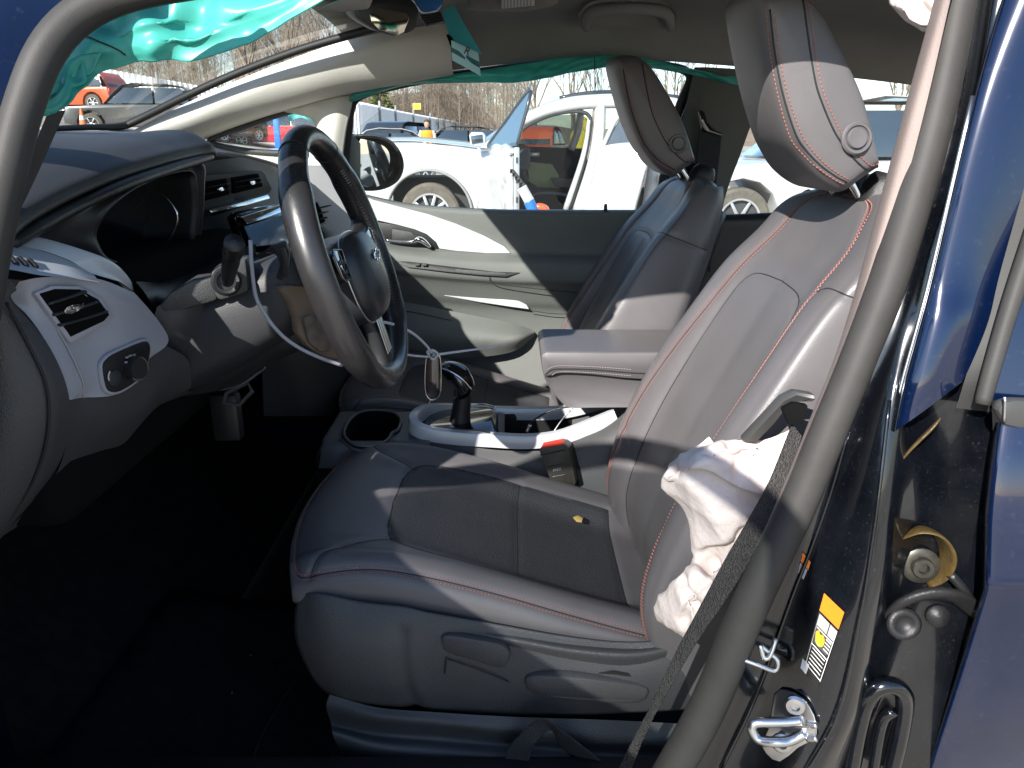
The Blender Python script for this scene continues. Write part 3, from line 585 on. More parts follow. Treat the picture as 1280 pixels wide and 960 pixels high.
# column cover / knee bolster
KN=Surf([PL([(196,384,1.03),(235,360,1.06),(285,338,1.12),(330,322,1.22),(360,315,1.34)]),
 PL([(190,410,1.025),(235,393,1.05),(285,378,1.11),(330,365,1.21),(365,360,1.34)]),
 PL([(188,440,1.03),(235,430,1.06),(290,420,1.12),(335,405,1.22),(370,400,1.34)]),
 PL([(184,478,1.06),(240,472,1.09),(295,462,1.15),(338,440,1.24),(372,430,1.34)]),
 PL([(182,496,1.12),(240,494,1.15),(300,480,1.2),(338,455,1.28),(372,440,1.36)])],7,7)
KN.mesh('column_cover',M['plastic'],da,label='dark panel below the steering column')
# left black gap above bolster
patch('cluster_sill',[PL([(170,352,1.02),(205,350,1.20),(250,325,1.38),(320,305,1.40)]),PL([(185,372,1.02),(220,352,1.18),(262,332,1.34),(320,318,1.40)]),PL([(192,392,1.06),(235,372,1.12),(280,345,1.2),(330,330,1.36)])],M['plastic_dk'],da,5,5)
# ------------------------------------------------------------ centre: vents, chrome strip, screen
patch('centre_face',[PL([(250,188,1.47),(300,196,1.60),(338,206,1.78),(352,212,1.88),(392,230,2.10)]),PL([(247,220,1.46),(300,213,1.59),(338,222,1.77),(355,230,1.87),(396,248,2.10)]),PL([(243,262,1.46),(300,252,1.58),(345,250,1.76),(362,256,1.86),(402,276,2.10)]),PL([(255,310,1.44),(305,292,1.56),(350,288,1.75),(370,292,1.86),(410,310,2.12)]),PL([(285,350,1.43),(330,345,1.54),(365,335,1.75),(390,335,1.86),(425,350,2.12)]),PL([(322,420,1.44),(360,430,1.55),(392,425,1.75),(410,425,1.86),(450,440,2.12)]),PL([(330,520,1.47),(380,520,1.6),(410,520,1.75),(430,520,1.86),(470,520,2.12)])],M['plastic'],da,6,6)
slab('centre_vent_bezel',PL([(248,224,1.47),(255,219,1.47),(326,213,1.64),(331,216,1.65),(341,236,1.67),(337,242,1.665),(252,262,1.475),(246,256,1.47)]),(-.02,.01,0),M['plastic_mid'],da,.003)
for nm,q in (('left',[(250,228,1.468),(280,223,1.53),(284,243,1.53),(250,252,1.47)]),('right',[(287,222,1.545),(320,217,1.62),(326,233,1.63),(290,242,1.55)])):
    cv=thing('air_vent','pair of centre dash vents, the %s opening beside the cluster hood'%('one nearer' if nm=='left' else 'farther one'),'air vent',tuple(P(*q[3])),'centre dash vents')
    cv['label']='centre dash air vent right beside the cluster hood' if nm=='left' else 'centre dash air vent beyond the grey divider, towards the passenger'
    slab('vent_opening',[p+V3((.006,-.002,0)) for p in PL(q)],(-.01,.005,0),M['black'],cv,.001)
    a,b,c_,d_=[P(*x) for x in q]
    for t in (.30,.62): tube('slat',[a+(d_-a)*t+V3((.009,0,0)),b+(c_-b)*t+V3((.009,0,0))],.003,M['plastic_dk'],cv,6,flat=.4)
    m_=(a+b+c_+d_)/4+V3((.016,0,0)); box('vent_tab',m_,(.006,.028,.008),M['chrome'],cv,.002)
slab('chrome_strip',PL([(262,262,1.47),(335,243,1.66),(338,248,1.66),(266,270,1.475)]),(-.006,.002,0),M['chrome'],da,.0015)
sc_=thing('centre_screen','touch screen with a painted sky reflection in the dash centre seen past the steering wheel','screen',tuple(P(330,300,1.55)))
slab('screen_frame',PL([(293,272,1.42),(300,266,1.43),(352,254,1.60),(395,262,1.72),(398,300,1.70),(380,318,1.66),(318,316,1.46),(304,300,1.43)]),(-.02,.008,0),M['gloss_black'],sc_,.004)
slab('screen_top_edge',PL([(295,271,1.415),(352,253,1.60),(362,259,1.62),(303,280,1.42)]),(.012,-.004,0),M['chrome'],sc_,.002)
slab('screen_panel',[p+V3((.006,-.002,0)) for p in PL([(303,283,1.42),(350,268,1.57),(392,272,1.70),(392,296,1.70),(352,305,1.57),(314,308,1.44)])],(-.004,.001,0),mat('screen_sky_tint',(.17,.29,.46),.12,spec=.8,coat=1),sc_,.001)  # base colour lightened to blue for the sky reflection
# passenger side white decor and vent
slab('passenger_decor',PL([(378,206,2.02),(402,206,2.08),(436,232,2.14),(452,262,2.15),(447,330,2.14),(424,320,2.12),(414,292,2.10),(396,280,2.08),(386,240,2.04)]),(-.03,.01,0),M['white_trim'],da,.006)
pv=thing('air_vent','air vent in the white panel at the far passenger end of the dash','air vent',tuple(P(402,262,2.09)))
slab('vent_bezel',[p+V3((.008,-.004,0)) for p in PL([(388,250,2.06),(404,245,2.09),(412,256,2.11),(412,275,2.11),(396,284,2.07),(388,280,2.06)])],(-.012,.004,0),M['grey_trim'],pv,.002)
slab('vent_opening',[p+V3((.012,-.006,0)) for p in PL([(390,253,2.06),(403,249,2.09),(409,258,2.11),(409,272,2.11),(396,280,2.07),(390,277,2.06)])],(-.006,.002,0),M['black'],pv,.001)
for t in (258,265,272): tube('slat',[P(391,t+2,2.06)+V3((.016,-.007,0)),P(408,t-2,2.10)+V3((.016,-.007,0))],.0025,M['plastic_dk'],pv,6)
# silver arc beside the column and brown lower stack
tube('silver_arc',PL([(313,300,1.040),(315,335,1.035),(320,371,1.035),(331,392,1.035),(342,408,1.035),(358,424,1.040),(378,437,1.045),(402,448,1.055),(428,457,1.075)]),.0030,M['trim_shade'],da,8,flat=.7)
patch('stack_panel',[PL([(316,320,1.45),(345,310,1.5),(390,320,1.6),(420,330,1.7)]),PL([(320,360,1.43),(350,355,1.46),(395,365,1.55),(430,375,1.65)]),PL([(332,392,1.43),(365,395,1.45),(405,405,1.53),(440,410,1.62)]),PL([(358,423,1.43),(385,428,1.45),(415,435,1.52),(450,440,1.6)]),PL([(402,447,1.44),(412,452,1.46),(430,458,1.5),(460,462,1.58)])],M['plastic_dk'],da,6,6)
slab('stack_brown_panel',PL([(348,360,1.055),(362,357,1.055),(384,358,1.075),(405,380,1.085),(424,420,1.085),(426,452,1.080),(404,446,1.065),(384,432,1.055),(372,416,1.055),(370,398,1.055),(362,378,1.055)]),(-.012,.01,0),M['tan_panel'],da,.004)  # panel lighter and browner than the stack around it
slab('stack_pocket',PL([(379,398,1.050),(390,393,1.055),(402,400,1.065),(416,426,1.070),(414,440,1.065),(400,440,1.055),(386,428,1.050)]),(-.006,.006,0),mat('brown_pocket',(.10,.075,.055),.6,bump=('noise',500,.4),var=.3,vscale=60),da,.005)
patch('glovebox',[[(-.52,1.75,.86),(-.52,2.0,.86),(-.52,2.2,.86)],[(-.50,1.72,.72),(-.50,2.0,.72),(-.50,2.2,.72)],[(-.62,1.72,.62),(-.62,2.0,.62),(-.62,2.2,.62)],[(-1.0,1.72,.60),(-1.0,2.0,.60),(-1.0,2.2,.60)]],M['plastic_dk'],da)
# underside, release lever, pedal
mb=MB(); mb.add(*boxVF((-.80,1.5,.90),(.5,1.36,.30),.03)); mb.mk('dash_core',M['black'],da)
lv=thing('tilt_lever','grey column release lever hanging under the dark column cover','lever',tuple(P(300,480,1.16)))
tube('lever_arm',PL([(275,487,1.15),(300,481,1.15),(322,466,1.16),(331,460,1.16)]),[.004,.005,.0055,.004],M['plastic_mid'],lv,8,flat=.6)
fr=PL([(283,491,1.2),(310,478,1.2),(315,489,1.2),(299,506,1.2),(280,503,1.2)])
mk('lever_bracket',*tubeVF(fr+[fr[0]],.004,6,interp=1),M['plastic_mid'],lv,smooth=False)
tag(box('fuse_cover',P(284,520,1.25),(.05,.03,.09),M['plastic_dk'],None,.008),'small dark module hanging under the dash beside the column lever','module')
# floor details
tag(patch('floor_mat',[[(-.72,.90,.31),(-.72,1.10,.31),(-.72,1.36,.31)],[(-.5,.88,.262),(-.5,1.1,.262),(-.5,1.38,.262)],[(-.2,.87,.260),(-.2,1.1,.260),(-.2,1.38,.260)],[(.06,.9,.260),(.06,1.1,.260),(.06,1.34,.260)]],M['carpet'],None,5,5,thick=.008),'black carpet floor mat in the dark driver footwell','floor mat')
dl=MB()
for k in range(26):
    u,v=random.uniform(10,330),random.uniform(640,950); c=PZ(u,v,.268)
    if -.7<c.x<.02 and .89<c.y<1.36:
        a=random.uniform(0,6.28); l=random.uniform(.001,.0035); q=V3((math.cos(a)*l,math.sin(a)*l,0)); n_=V3((-math.sin(a)*.0012,math.cos(a)*.0012,0)); dl.add([c-q-n_,c+q-n_,c+q+n_,c-q+n_,c+V3((0,0,.002))],[(0,1,4),(1,2,4),(2,3,4),(3,0,4)])
dl.mk('crumbs',mat('dry_crumbs',(.16,.15,.14),.8),None,smooth=False,kind='stuff')
tube('mat_edge',[PZ(372,848,.266),PZ(350,880,.266),PZ(325,925,.266),PZ(305,985,.266)],.004,M['plastic_dk'],bpy.data.objects['floor_mat'],6)
# ============================================================ STEERING COLUMN AND WHEEL
colm=thing('steering_column','dark steering column shroud with stalk between dash and wheel','steering column',(-.40,1.16,.95))
TAU=R(17); WC=V3((-.247,1.15,1.037)); AX=V3((math.cos(TAU),0,math.sin(TAU))); UP=V3((-math.sin(TAU),0,math.cos(TAU))); SD=V3((0,1,0))
def wp(y,u,a=0): return WC+SD*y+UP*u+AX*a
# shroud: two halves, tapering towards the dash
def ring(a,w,h,dz=0,n=16):
    return [wp(w*math.copysign(abs(math.cos(t))**.7,math.cos(t)),dz+h*math.copysign(abs(math.sin(t))**.7,math.sin(t)),a) for t in [2*math.pi*k/n for k in range(n)]]
patch('column_shroud',[ring(-.30,.09,.075,-.04),ring(-.22,.088,.072,-.03),ring(-.12,.080,.062,-.015),ring(-.07,.07,.052,-.005),ring(-.055,.05,.035,0)],M['plastic'],colm,4,5,closed=True,caps=True)
slab('column_side_panel',PL([(196,385,1.03),(212,366,1.03),(240,350,1.04),(270,346,1.05),(272,376,1.05),(238,386,1.045),(203,396,1.035)]),(-.01,.05,0),M['plastic_mid'],colm,.008)
slab('stalk_housing',PL([(262,338,1.05),(285,330,1.05),(308,322,1.055),(312,366,1.06),(272,378,1.05),(262,360,1.048)]),(-.01,.05,0),M['plastic_mid'],colm,.008)
lathe('stalk_collar',P(283,352,1.04),(.4,-1,.25),[(.020,-.004),(.0205,.003),(.017,.007),(.013,.006),(.012,.0)],M['plastic_dk'],colm,24)
sta=P(284,352,1.02); ste=P(293,303,.94)
dv=(ste-sta)
stalk=tube('stalk',[sta,sta+dv*.25,sta+dv*.5,sta+dv*.72,sta+dv*.75,sta+dv*1.0],[.0085,.0098,.0112,.0115,.0124,.0124],M['plastic_dk'],colm,18,interp=4,label='turn signal stalk with a round dusty end cap')
lathe('stalk_tip',sta+dv*.74,dv,[(.0128,0),(.0130,dv.length*.22),(.0118,dv.length*.255),(0,dv.length*.262)],M['rim_leather'],stalk,22)
sw_=thing('steering_wheel','black leather steering wheel with bow-tie emblem and worn rim','steering wheel',tuple(WC))
RW=.193
def rim(t): # slightly flattened at the foot
    s=math.sin(t); r=RW*(1-.045*max(0,-s-.72)/.28*1.2)
    return wp(r*math.cos(t),r*s,0)
N=48; pts=[rim(2*math.pi*k/N) for k in range(N)]
rad=[.0172+.0022*(abs(math.cos(2*math.pi*k/N))>.75)+.0008*math.sin(2*math.pi*k/N*2)**2 for k in range(N)]
tube('rim',pts,rad,M['rim_leather'],sw_,22,closed=True,interp=4,up=tuple(AX),flat=1.12)
# rim joints (leather seams round the tube) and inner stitch rows
for t in (R(62),R(118),R(214),R(326)):
    c=rim(t); tg=(rim(t+.01)-rim(t-.01)).normalized(); rd_=(c-WC).normalized()
    tube('rim_seam',[c+(rd_*math.cos(a)+AX*math.sin(a)*1.06)*.0186 for a in [2*math.pi*k/16 for k in range(16)]],.0009,M['seam'],sw_,5,closed=True,interp=2)
mb=MB()
for a0,a1 in ((-35,50),(135,210)):
    for k in range(46):
        t=R(a0+(a1-a0)*k/45); c=rim(t); rd_=(c-WC).normalized(); tg=(rim(t+.01)-rim(t-.01)).normalized(); c=c-rd_*.0182+AX*.006
        mb.add([c-tg*.0012,c+tg*.0012,c+tg*.0018+AX*.006-rd_*-.002,c-tg*.0004+AX*.006-rd_*-.002,c-rd_*.001+AX*.003],[(0,1,4),(1,2,4),(2,3,4),(3,0,4)])
mb.mk('rim_stitching',mat('grey_thread',(.16,.15,.15),.6),sw_,smooth=False)
# spokes
def spoke(a0,lab,wide):
    rows=[]
    for k,rr in enumerate((.06,.09,.125,.155,.176)):
        t=k/4; wd=wide*(1-.25*math.sin(t*math.pi)); cx=math.cos(a0)*rr; cy=math.sin(a0)*rr; tx,ty=-math.sin(a0),math.cos(a0)
        rows.append([wp(cx+tx*wd,cy+ty*wd,-.014-.004*t),wp(cx+tx*wd*.9,cy+ty*wd*.9,.004-.002*t),wp(cx,cy,.008-.003*t),wp(cx-tx*wd*.9,cy-ty*wd*.9,.004-.002*t),wp(cx-tx*wd,cy-ty*wd,-.014-.004*t),wp(cx,cy,-.02)])
    return patch('spoke',rows,M['plastic_dk'],sw_,4,4,closed=True,caps=True)
spoke(R(8),'',.030); spoke(R(172),'',.030)
sl_=spoke(R(-90),'',.028)
for s in (-.014,0,.014):
    slab('spoke_inlay',[wp(s-.005,-.085,.0085),wp(s+.005,-.085,.0085),wp(s+.005,-.150,.0065),wp(s-.005,-.150,.0065)],tuple(AX*.002),M['satin'],sl_,.0006)
# airbag cover
def hub(sc,a): 
    o=[]
    for k in range(24):
        t=2*math.pi*k/24; x=math.cos(t); y=math.sin(t)
        o.append(wp(.082*sc*math.copysign(abs(x)**.75,x),(.060 if y>0 else .080)*sc*math.copysign(abs(y)**.8,y)-.014,a))
    return o
patch('airbag_cover',[hub(1.0,-.03),hub(1.0,.004),hub(.97,.016),hub(.86,.028),hub(.6,.036),hub(.3,.039),hub(.02,.040)],M['leather_dark'],sw_,3,4,closed=True)
tube('airbag_cover_gap',hub(1.015,.006),.0016,M['satin'],sw_,6,closed=True,interp=3)
# bow-tie emblem
e=lambda pts,a:[wp(x,.002+y,a) for x,y in pts]
bow=[(-.021,.0045),(-.009,.0045),(-.007,.0085),(.010,.0085),(.0085,.0045),(.021,.0045),(.018,-.0045),(.0065,-.0045),(.0045,-.0085),(-.0125,-.0085),(-.011,-.0045),(-.024,-.0045)]
em=slab('emblem',e(bow,.0405),tuple(AX*.0022),M['chrome'],sw_,.0006)
slab('emblem_field',e([(x*.78,y*.70) for x,y in bow],.0425),tuple(AX*.0006),M['black_print'],em,0)
# switch pads on the side spokes
for s in (-1,1):
    pad=slab('switch_pad',[wp(s*x,y,.011) for x,y in ((.092,.030),(.132,.036),(.142,.028),(.138,-.004),(.126,-.012),(.094,-.010))],tuple(AX*.004),M['gloss_black'],sw_,.002)
    tube('switch_pad_edge',[wp(s*x,y,.0155) for x,y in ((.092,.030),(.132,.036),(.142,.028),(.138,-.004),(.126,-.012),(.094,-.010))],.0009,M['satin'],pad,5,closed=True,interp=1)
    for x,y in ((.104,.014),(.118,.016),(.131,.016),(.112,.0),(.126,.002)): 
        box('button',wp(s*x,y,.0165),(.002,.009,.007),M['plastic_dk'],pad,.001,rot=Matrix.Rotation(-TAU,3,'Y'))
# paddle and spoke back seen past the near rim
slab('paddle',PL([(331,316,1.02),(340,306,1.01),(358,300,1.0),(364,316,1.0),(362,345,1.0),(352,352,1.0),(344,349,1.01),(350,330,1.01),(345,318,1.015)]),(-.004,.012,0),M['rim_leather'],sw_,.003)
slab('paddle_slot',PL([(350,312,.995),(357,309,.993),(361,322,.993),(361,344,.993),(354,346,.995),(353,325,.995)]),(-.002,.004,0),M['black_print'],sw_,.001)
# ------------------------------------------------------------ fob hanging from white wires
kf=thing('key_fob','glossy dark oval fob hanging beside the gear lever on white wires','key fob',tuple(P(540,480,1.40)))
fo=[(538,441),(546,443),(549,455),(549,485),(546,496),(538,500),(531,494),(529,480),(530,455),(532,445)]
slab('fob_shell',[P(u,v,1.385) for u,v in fo],(.004,.016,0),mat('brown_gloss_shell',(.045,.03,.024),.10,spec=.7,coat=1),kf,.005,sm=3)
tube('fob_edge',[P(u+2.0,v,1.384) for u,v in fo],.0012,M['chrome'],kf,6,closed=True,interp=3)
wi=thing('wire_tie','thin white wires tied from the steering wheel down to the hanging fob','wire',tuple(P(540,443,1.385)))
tube('wire',PL([(468,401,1.22),(490,405,1.26),(515,416,1.32),(532,431,1.37),(540,442,1.385)]),[.0028,.0027,.0026,.0026,.0022],M['wire'],wi,8)
tube('wire',PL([(480,441,1.22),(500,442,1.27),(520,445,1.33),(538,446,1.38)]),[.0021]*4,M['wire'],wi,8)
tube('wire',PL([(541,444,1.385),(570,440,1.42),(600,436,1.46),(622,433,1.49),(634,430,1.5)]),[.0028,.0026,.0022,.0016,.0008],M['wire'],wi,8)
tube('wire_knot',PL([(534,440,1.38),(541,438,1.375),(547,443,1.38),(541,449,1.38)]),.0026,M['wire'],wi,8,closed=True)
tube('wire',PL([(538,500,1.385),(536,506,1.39),(532,511,1.40)]),.0012,M['wire'],wi,6)
# ============================================================ SEATS
def make_seat():
    root=thing('front_seat','dark grey leather driver seat with orange stitching, seen through the open doorway','car seat',(0,1.16,.37))
    # ---- cushion: rows run front to rear, columns near to far
    def crow(X,z,zs,w,bol,cen,side):
        # y offset , z
        yz=[(-w+.010,z-side*1.0),(-w-.010,z-side*.72),(-w-.010,z-side*.35),(-w+.004,z-.008),(-w+.032,z+.004),(-w+.062,z-.002),(-w+.095,z-bol*.55),(-w+.13,z-bol),(-.07,z-bol-cen*.4),(0,z-bol-cen*.5)]
        yz=yz+[(-y,zz) for y,zz in yz[-2::-1]]
        out=[]
        for y,zz in yz:
            bulge=0 if X>-.20 else -.04*(1-(y/w)**2)*min(1,(-.20-X)/.10)
            out.append(V3((X+bulge,1.18+y*.9,zz)))
        return out
    rows=[crow(-.280,.560,0,.235,.000,0,.02),crow(-.318,.585,0,.25,.000,0,.03),crow(-.326,.606,0,.258,.002,0,.045),crow(-.310,.618,0,.262,.004,.0,.065),crow(-.272,.630,0,.262,.008,.004,.078),crow(-.20,.630,0,.262,.015,.008,.082),crow(-.12,.614,0,.262,.022,.01,.080),crow(-.02,.585,0,.262,.030,.01,.072),crow(.08,.552,0,.262,.034,.01,.062),crow(.17,.524,0,.26,.034,.008,.052),crow(.25,.500,0,.255,.030,.004,.045),crow(.33,.48,0,.25,.03,0,.04)]
    S=Surf(rows,8,14,out=(0,0,1)); nr=len(rows)-1
    I=lambda k:k/nr
    # seams: double stitched line along the near and far bolster; insert outline; cross seam
    near=[(I(3.0),.145),(I(3.7),.150),(I(5),.165),(I(6.5),.170),(I(8),.170),(I(9.4),.165)]
    near2=[(I(2.65),.50),(I(2.65),.40),(I(2.65),.30),(I(2.7),.22),(I(2.85),.17)]+near[1:]
    far=[(a,1-b) for a,b in near2]
    ins=[(I(4.9),.50),(I(5.0),.40),(I(5.35),.34),(I(6.2),.315),(I(7.5),.305),(I(9.3),.30)]
    insf=[(a,1-b) for a,b in ins]
    cross=[(I(7.35),.305),(I(7.3),.4),(I(7.3),.5),(I(7.3),.6),(I(7.35),.695)]
    rear=[(I(9.3),.30),(I(9.25),.4),(I(9.25),.5),(I(9.25),.6),(I(9.3),.70)]
    fl=[(I(3.4),.15),(I(4.2),.26),(I(4.75),.33),(I(5.15),.37)]
    fr_=[(a,1-b) for a,b in fl]
    bead=[(I(3.3),.50),(I(4.2),.47),(I(4.9),.46)]
    for q in (near2,far): S.groove(q,.0030,.0050)
    for q in (ins,insf,cross,rear,fl,fr_): S.groove(q,.0026,.0042)
    S.N()
    P_in=crn(np.array(ins),8)
    def inside(i,j):
        jj=min(j,1-j)
        if i>I(9.27): return False
        if i<I(4.9): return False
        b=np.interp(i,P_in[:,0],P_in[:,1]); return jj>b
    S.mesh('seat_cushion',M['leather'],root,lambda i,j:not inside(i,j))
    cu=[o for o in root.children if o.name.startswith('seat_cushion')][0]
    S.mesh('cushion_insert',M['perf'],cu,inside,label='perforated darker insert of the seat cushion')
    for q in (near2,far,ins,insf,cross,rear,fl,fr_): S.seam(q,'cushion_seam',cu)
    S.stitch([[(a,b-.011) for a,b in near2],[(a,b+.011) for a,b in near2],[(a,b-.011) for a,b in far],[(a,b+.011) for a,b in far]],'cushion_stitching',cu,M['thread'])
    # ---- backrest
    O=V3((.245,1.16,.455)); rec=R(19.5); a=V3((math.sin(rec),0,math.cos(rec))); n=V3((-math.cos(rec),0,math.sin(rec)))
    def brow(s,w,cr,bol,th,roll=0):
        yn=[(-w*.80,-th),(-w*.97,-th*.72),(-w-.004,-th*.35),(-w*.99,cr+bol*.25),(-w*.92,cr+bol*.86),(-w*.80,cr+bol),(-w*.66,cr+bol*.62),(-w*.52,cr+bol*.08),(-w*.26,cr-.002),(0,cr-.004)]
        yn=yn+[(-y,q) for y,q in yn[-2::-1]]
        return [O+a*(s-(roll*(abs(y)/w)**3))+n*q+V3((0,y,0)) for y,q in yn]
    br=[brow(-.03,.235,-.02,.02,.09),brow(.02,.243,.015,.035,.10),brow(.09,.25,.050,.038,.11),brow(.18,.255,.060,.042,.115),brow(.28,.258,.058,.042,.115),brow(.38,.256,.050,.036,.11),brow(.47,.250,.040,.028,.105),brow(.57,.238,.026,.018,.10,.004),brow(.652,.224,.002,.012,.092,.010),brow(.706,.208,-.006,.004,.085,.014),brow(.737,.19,-.022,0,.078,.016),brow(.748,.17,-.045,0,.075,.016),brow(.745,.15,-.066,0,.075,.014)]
    B=Surf(br,8,14,out=tuple(n)); nb=len(br)-1; J=lambda k:k/nb
    nearb=[(J(.9),.235),(J(2.0),.265),(J(3.0),.285),(J(4.2),.30),(J(5.4),.315),(J(6.5),.33),(J(7.5),.345),(J(8.5),.362),(J(9.3),.388),(J(9.75),.43),(J(9.9),.5)]
    farb=[(p,1-q) for p,q in nearb]
    insb=[(J(1.2),.375),(J(2.5),.372),(J(3.8),.372),(J(5.0),.374),(J(6.3),.378),(J(6.8),.388),(J(7.05),.42),(J(7.12),.5)]
    insbf=[(p,1-q) for p,q in insb]
    mid=[(J(1.2),.5),(J(2.5),.5),(J(4.0),.5),(J(5.4),.5),(J(6.8),.5)]
    sidea=[(J(3.3),.292),(J(3.0),.33),(J(2.8),.372)]
    sideb=[(J(7.2),.34),(J(7.4),.27),(J(7.45),.14),(J(7.4),.04)]
    for q in (nearb,farb): B.groove(q,.0032,.0055)
    for q in (insb,insbf,sidea,[(p,1-q2) for p,q2 in sidea],sideb): B.groove(q,.0026,.0045)
    B.groove(mid,.0020,.016)
    B.N()
    bk=B.mesh('backrest',M['leather'],root)
    for q in (nearb,farb,insb,insbf,sidea,sideb): B.seam(q,'backrest_seam',bk)
    B.stitch([[(p,q-.009) for p,q in nearb],[(p,q+.009) for p,q in nearb],[(p,q-.009) for p,q in farb],[(p,q+.009) for p,q in farb]],'backrest_stitching',bk,M['thread'])
    # hard back shell
    sh=[]
    for s,w in ((-.02,.20),(.15,.225),(.35,.225),(.55,.205),(.66,.17),(.69,.14)):
        sh.append([O+a*s+n*q+V3((0,y,0)) for y,q in ((-w,-.07),(-w*.9,-.105),(-w*.5,-.125),(0,-.13),(w*.5,-.125),(w*.9,-.105),(w,-.07))])
    patch('back_shell',sh,M['plastic_dk'],root,5,5)
    # ---- headrest : side profile traced, swept across the width
    prof=[(956,-14),(974,-22),(1000,-20),(1024,0),(1050,47),(1079,108),(1093,150),(1106,205),(1102,214),(1084,226),(1062,242),(1044,238),(1021,220),(1003,195),(989,170),(974,120),(964,68),(957,20)]
    hp=crn(np.array([tuple(P(u,v,1.055)) for u,v in prof]),3,True); hc=hp.mean(0)
    rows=[]; W=.112
    for k in range(27):
        t=-1+2*k/26; t=math.copysign(abs(t)**.85,t)
        sc=(1-min(1,abs(t))**9)**(1/3.2) if abs(t)<1 else 0
        sc=max(sc,.02)
        y=1.155+W*t
        # crown the front so the face bows forward in the middle
        r=[]
        for q in hp:
            d=(q-hc)*sc; fwd=max(0,-(q[0]-hc[0]))/.07
            r.append(V3((hc[0]+d[0]-.014*fwd*(1-t*t)*sc+.028*fwd*max(0,t)**2*sc,y,hc[2]+d[2])))
        rows.append(r)
    H=Surf(rows,1,2,True)
    V=H.G; rr,cc=V.shape[:2]
    Fh=grid_faces(rr,cc,False,True)+[list(range(cc))[::-1],[(rr-1)*cc+j for j in range(cc)]]
    hd_=mk('headrest',V.reshape(-1,3),Fh,M['leather'],root,subd=1)
    # seam curves on the near side of the headrest: find skin by casting from -Y
    from mathutils.bvhtree import BVHTree
    bv=BVHTree.FromPolygons([tuple(p) for p in V.reshape(-1,3)],Fh)
    def skin(u,v,far=False,off=0.0):
        q=P(u,v,1.055); s=1 if not far else -1
        h=bv.ray_cast(V3((q.x,.8 if not far else 1.5,q.z)),V3((0,s,0)))
        if h[0] is None:
            h2=bv.find_nearest(V3((q.x,1.06 if not far else 1.26,q.z))); return h2[0]+h2[1]*off,h2[1]
        return h[0]-V3((0,s*off,0)),h[1]
    def hpath(px,far=False,off=0.0,n=8):
        q=crn(np.array(px,float),n); return [skin(u,v,far,off)[0] for u,v in q]
    def stitchrow(path,nm,m,par,r=.0009,pitch=.0056,dash=.0037):
        mb=MB(); p=np.array([tuple(x) for x in path]); seg=np.linalg.norm(np.diff(p,axis=0),axis=1); cum=np.concatenate([[0],np.cumsum(seg)]); L=0
        while L+dash<cum[-1]:
            A=V3([np.interp(L,cum,p[:,k]) for k in range(3)]); Bq=V3([np.interp(L+dash,cum,p[:,k]) for k in range(3)])
            mb.add(*tubeVF([A,(A+Bq)/2,Bq],[r*.7,r,r*.7],5,interp=1)); L+=pitch
        return mb
    s1=[(958,12),(964,64),(974,118),(989,168),(1003,190),(1022,210),(1042,224),(1056,231)]
    s1b=[(966,12),(972,64),(983,118),(999,165),(1013,187),(1030,205),(1048,218),(1060,224)]
    s2=[(1003,0),(1008,50),(1015,100),(1024,130),(1040,165),(1058,190),(1074,206),(1086,212),(1103,209)]
    s2b=[(1009,0),(1014,50),(1021,100),(1030,130),(1046,162),(1063,185),(1078,200),(1090,207),(1104,203)]
    mbs=MB()
    for q in (s1,s1b,s2b):
        m_=stitchrow(hpath(q,False,.0006),'',M['thread'],hd_); mbs.add(m_.V,m_.F)
    mbs.mk('headrest_stitching',M['thread'],hd_,smooth=False)
    mid_=[((a_[0]+b_[0])/2,(a_[1]+b_[1])/2) for a_,b_ in zip(s1,s1b)]
    tube('headrest_seam',hpath(mid_,False,-.0004),.0013,M['seam'],hd_,6,interp=1); tube('headrest_seam',hpath(s2,False,-.0004),.0014,M['seam'],hd_,6,interp=1)
    bc,_n=skin(1067,173); bax=V3((.10,-1,.10)).normalized()
    lathe('release_button',bc-bax*-.0005,bax,[(.0215,0),(.0215,.0022),(.0195,.0045),(.0165,.0040),(.0160,.0016),(.0145,.0012),(.0140,.0038),(.0125,.0055),(.006,.0048),(0,.0046)],M['leather'],hd_,32)
    # posts and collars
    for y in (1.115,1.205):
        b0=O+a*.735+n*-.045; t0=P(1064,225,1.055); b0.y=t0.y=y
        tube('headrest_post',[b0-a*.02,(b0+t0)/2,t0+V3((0,0,.03))],.006,M['chrome'],root,10)
        lathe('post_collar',b0+a*.004,a,[(.030,-.016),(.030,.012),(.026,.026),(.020,.034),(.006,.035)],M['plastic_dk'],root,18)  # real collars, enlarged in black to paint in the dark gap under the headrest
    # ---- plastic side shield, levers, base
    PLb=lambda l:[P(u,v,Y+.0) for u,v,Y in l]
    PLs=lambda l:[P(u,v,Y+.035) for u,v,Y in l]
    va=Surf([PLs([(374,742,.905),(369,770,.90),(372,805,.895),(392,848,.895),(412,868,.90)]),PLs([(402,742,.893),(400,770,.882),(404,805,.874),(416,845,.875),(432,874,.885)]),PLs([(452,752,.890),(448,778,.876),(450,812,.866),(458,850,.868),(470,880,.880)]),PLs([(505,758,.889),(503,785,.876),(504,818,.868),(510,858,.870),(520,884,.881)]),
        PLs([(540,766,.888),(540,792,.880),(540,824,.876),(545,862,.878),(555,888,.884)]),PLs([(620,780,.888),(620,803,.882),(620,838,.878),(625,870,.880),(632,893,.886)]),PLs([(700,794,.890),(700,815,.883),(700,846,.878),(705,872,.880),(710,893,.886)]),PLs([(770,802,.893),(772,822,.884),(775,848,.876),(778,872,.880),(780,890,.888)]),PLs([(830,800,.897),(835,820,.886),(842,842,.880),(848,868,.884),(852,886,.892)]),PLs([(880,790,.91),(890,812,.90),(896,838,.895),(900,860,.90),(905,878,.91)])],6,6)
    va.groove([(.33,.30),(.33,.5),(.33,.75),(.335,.98)],.006,.008)
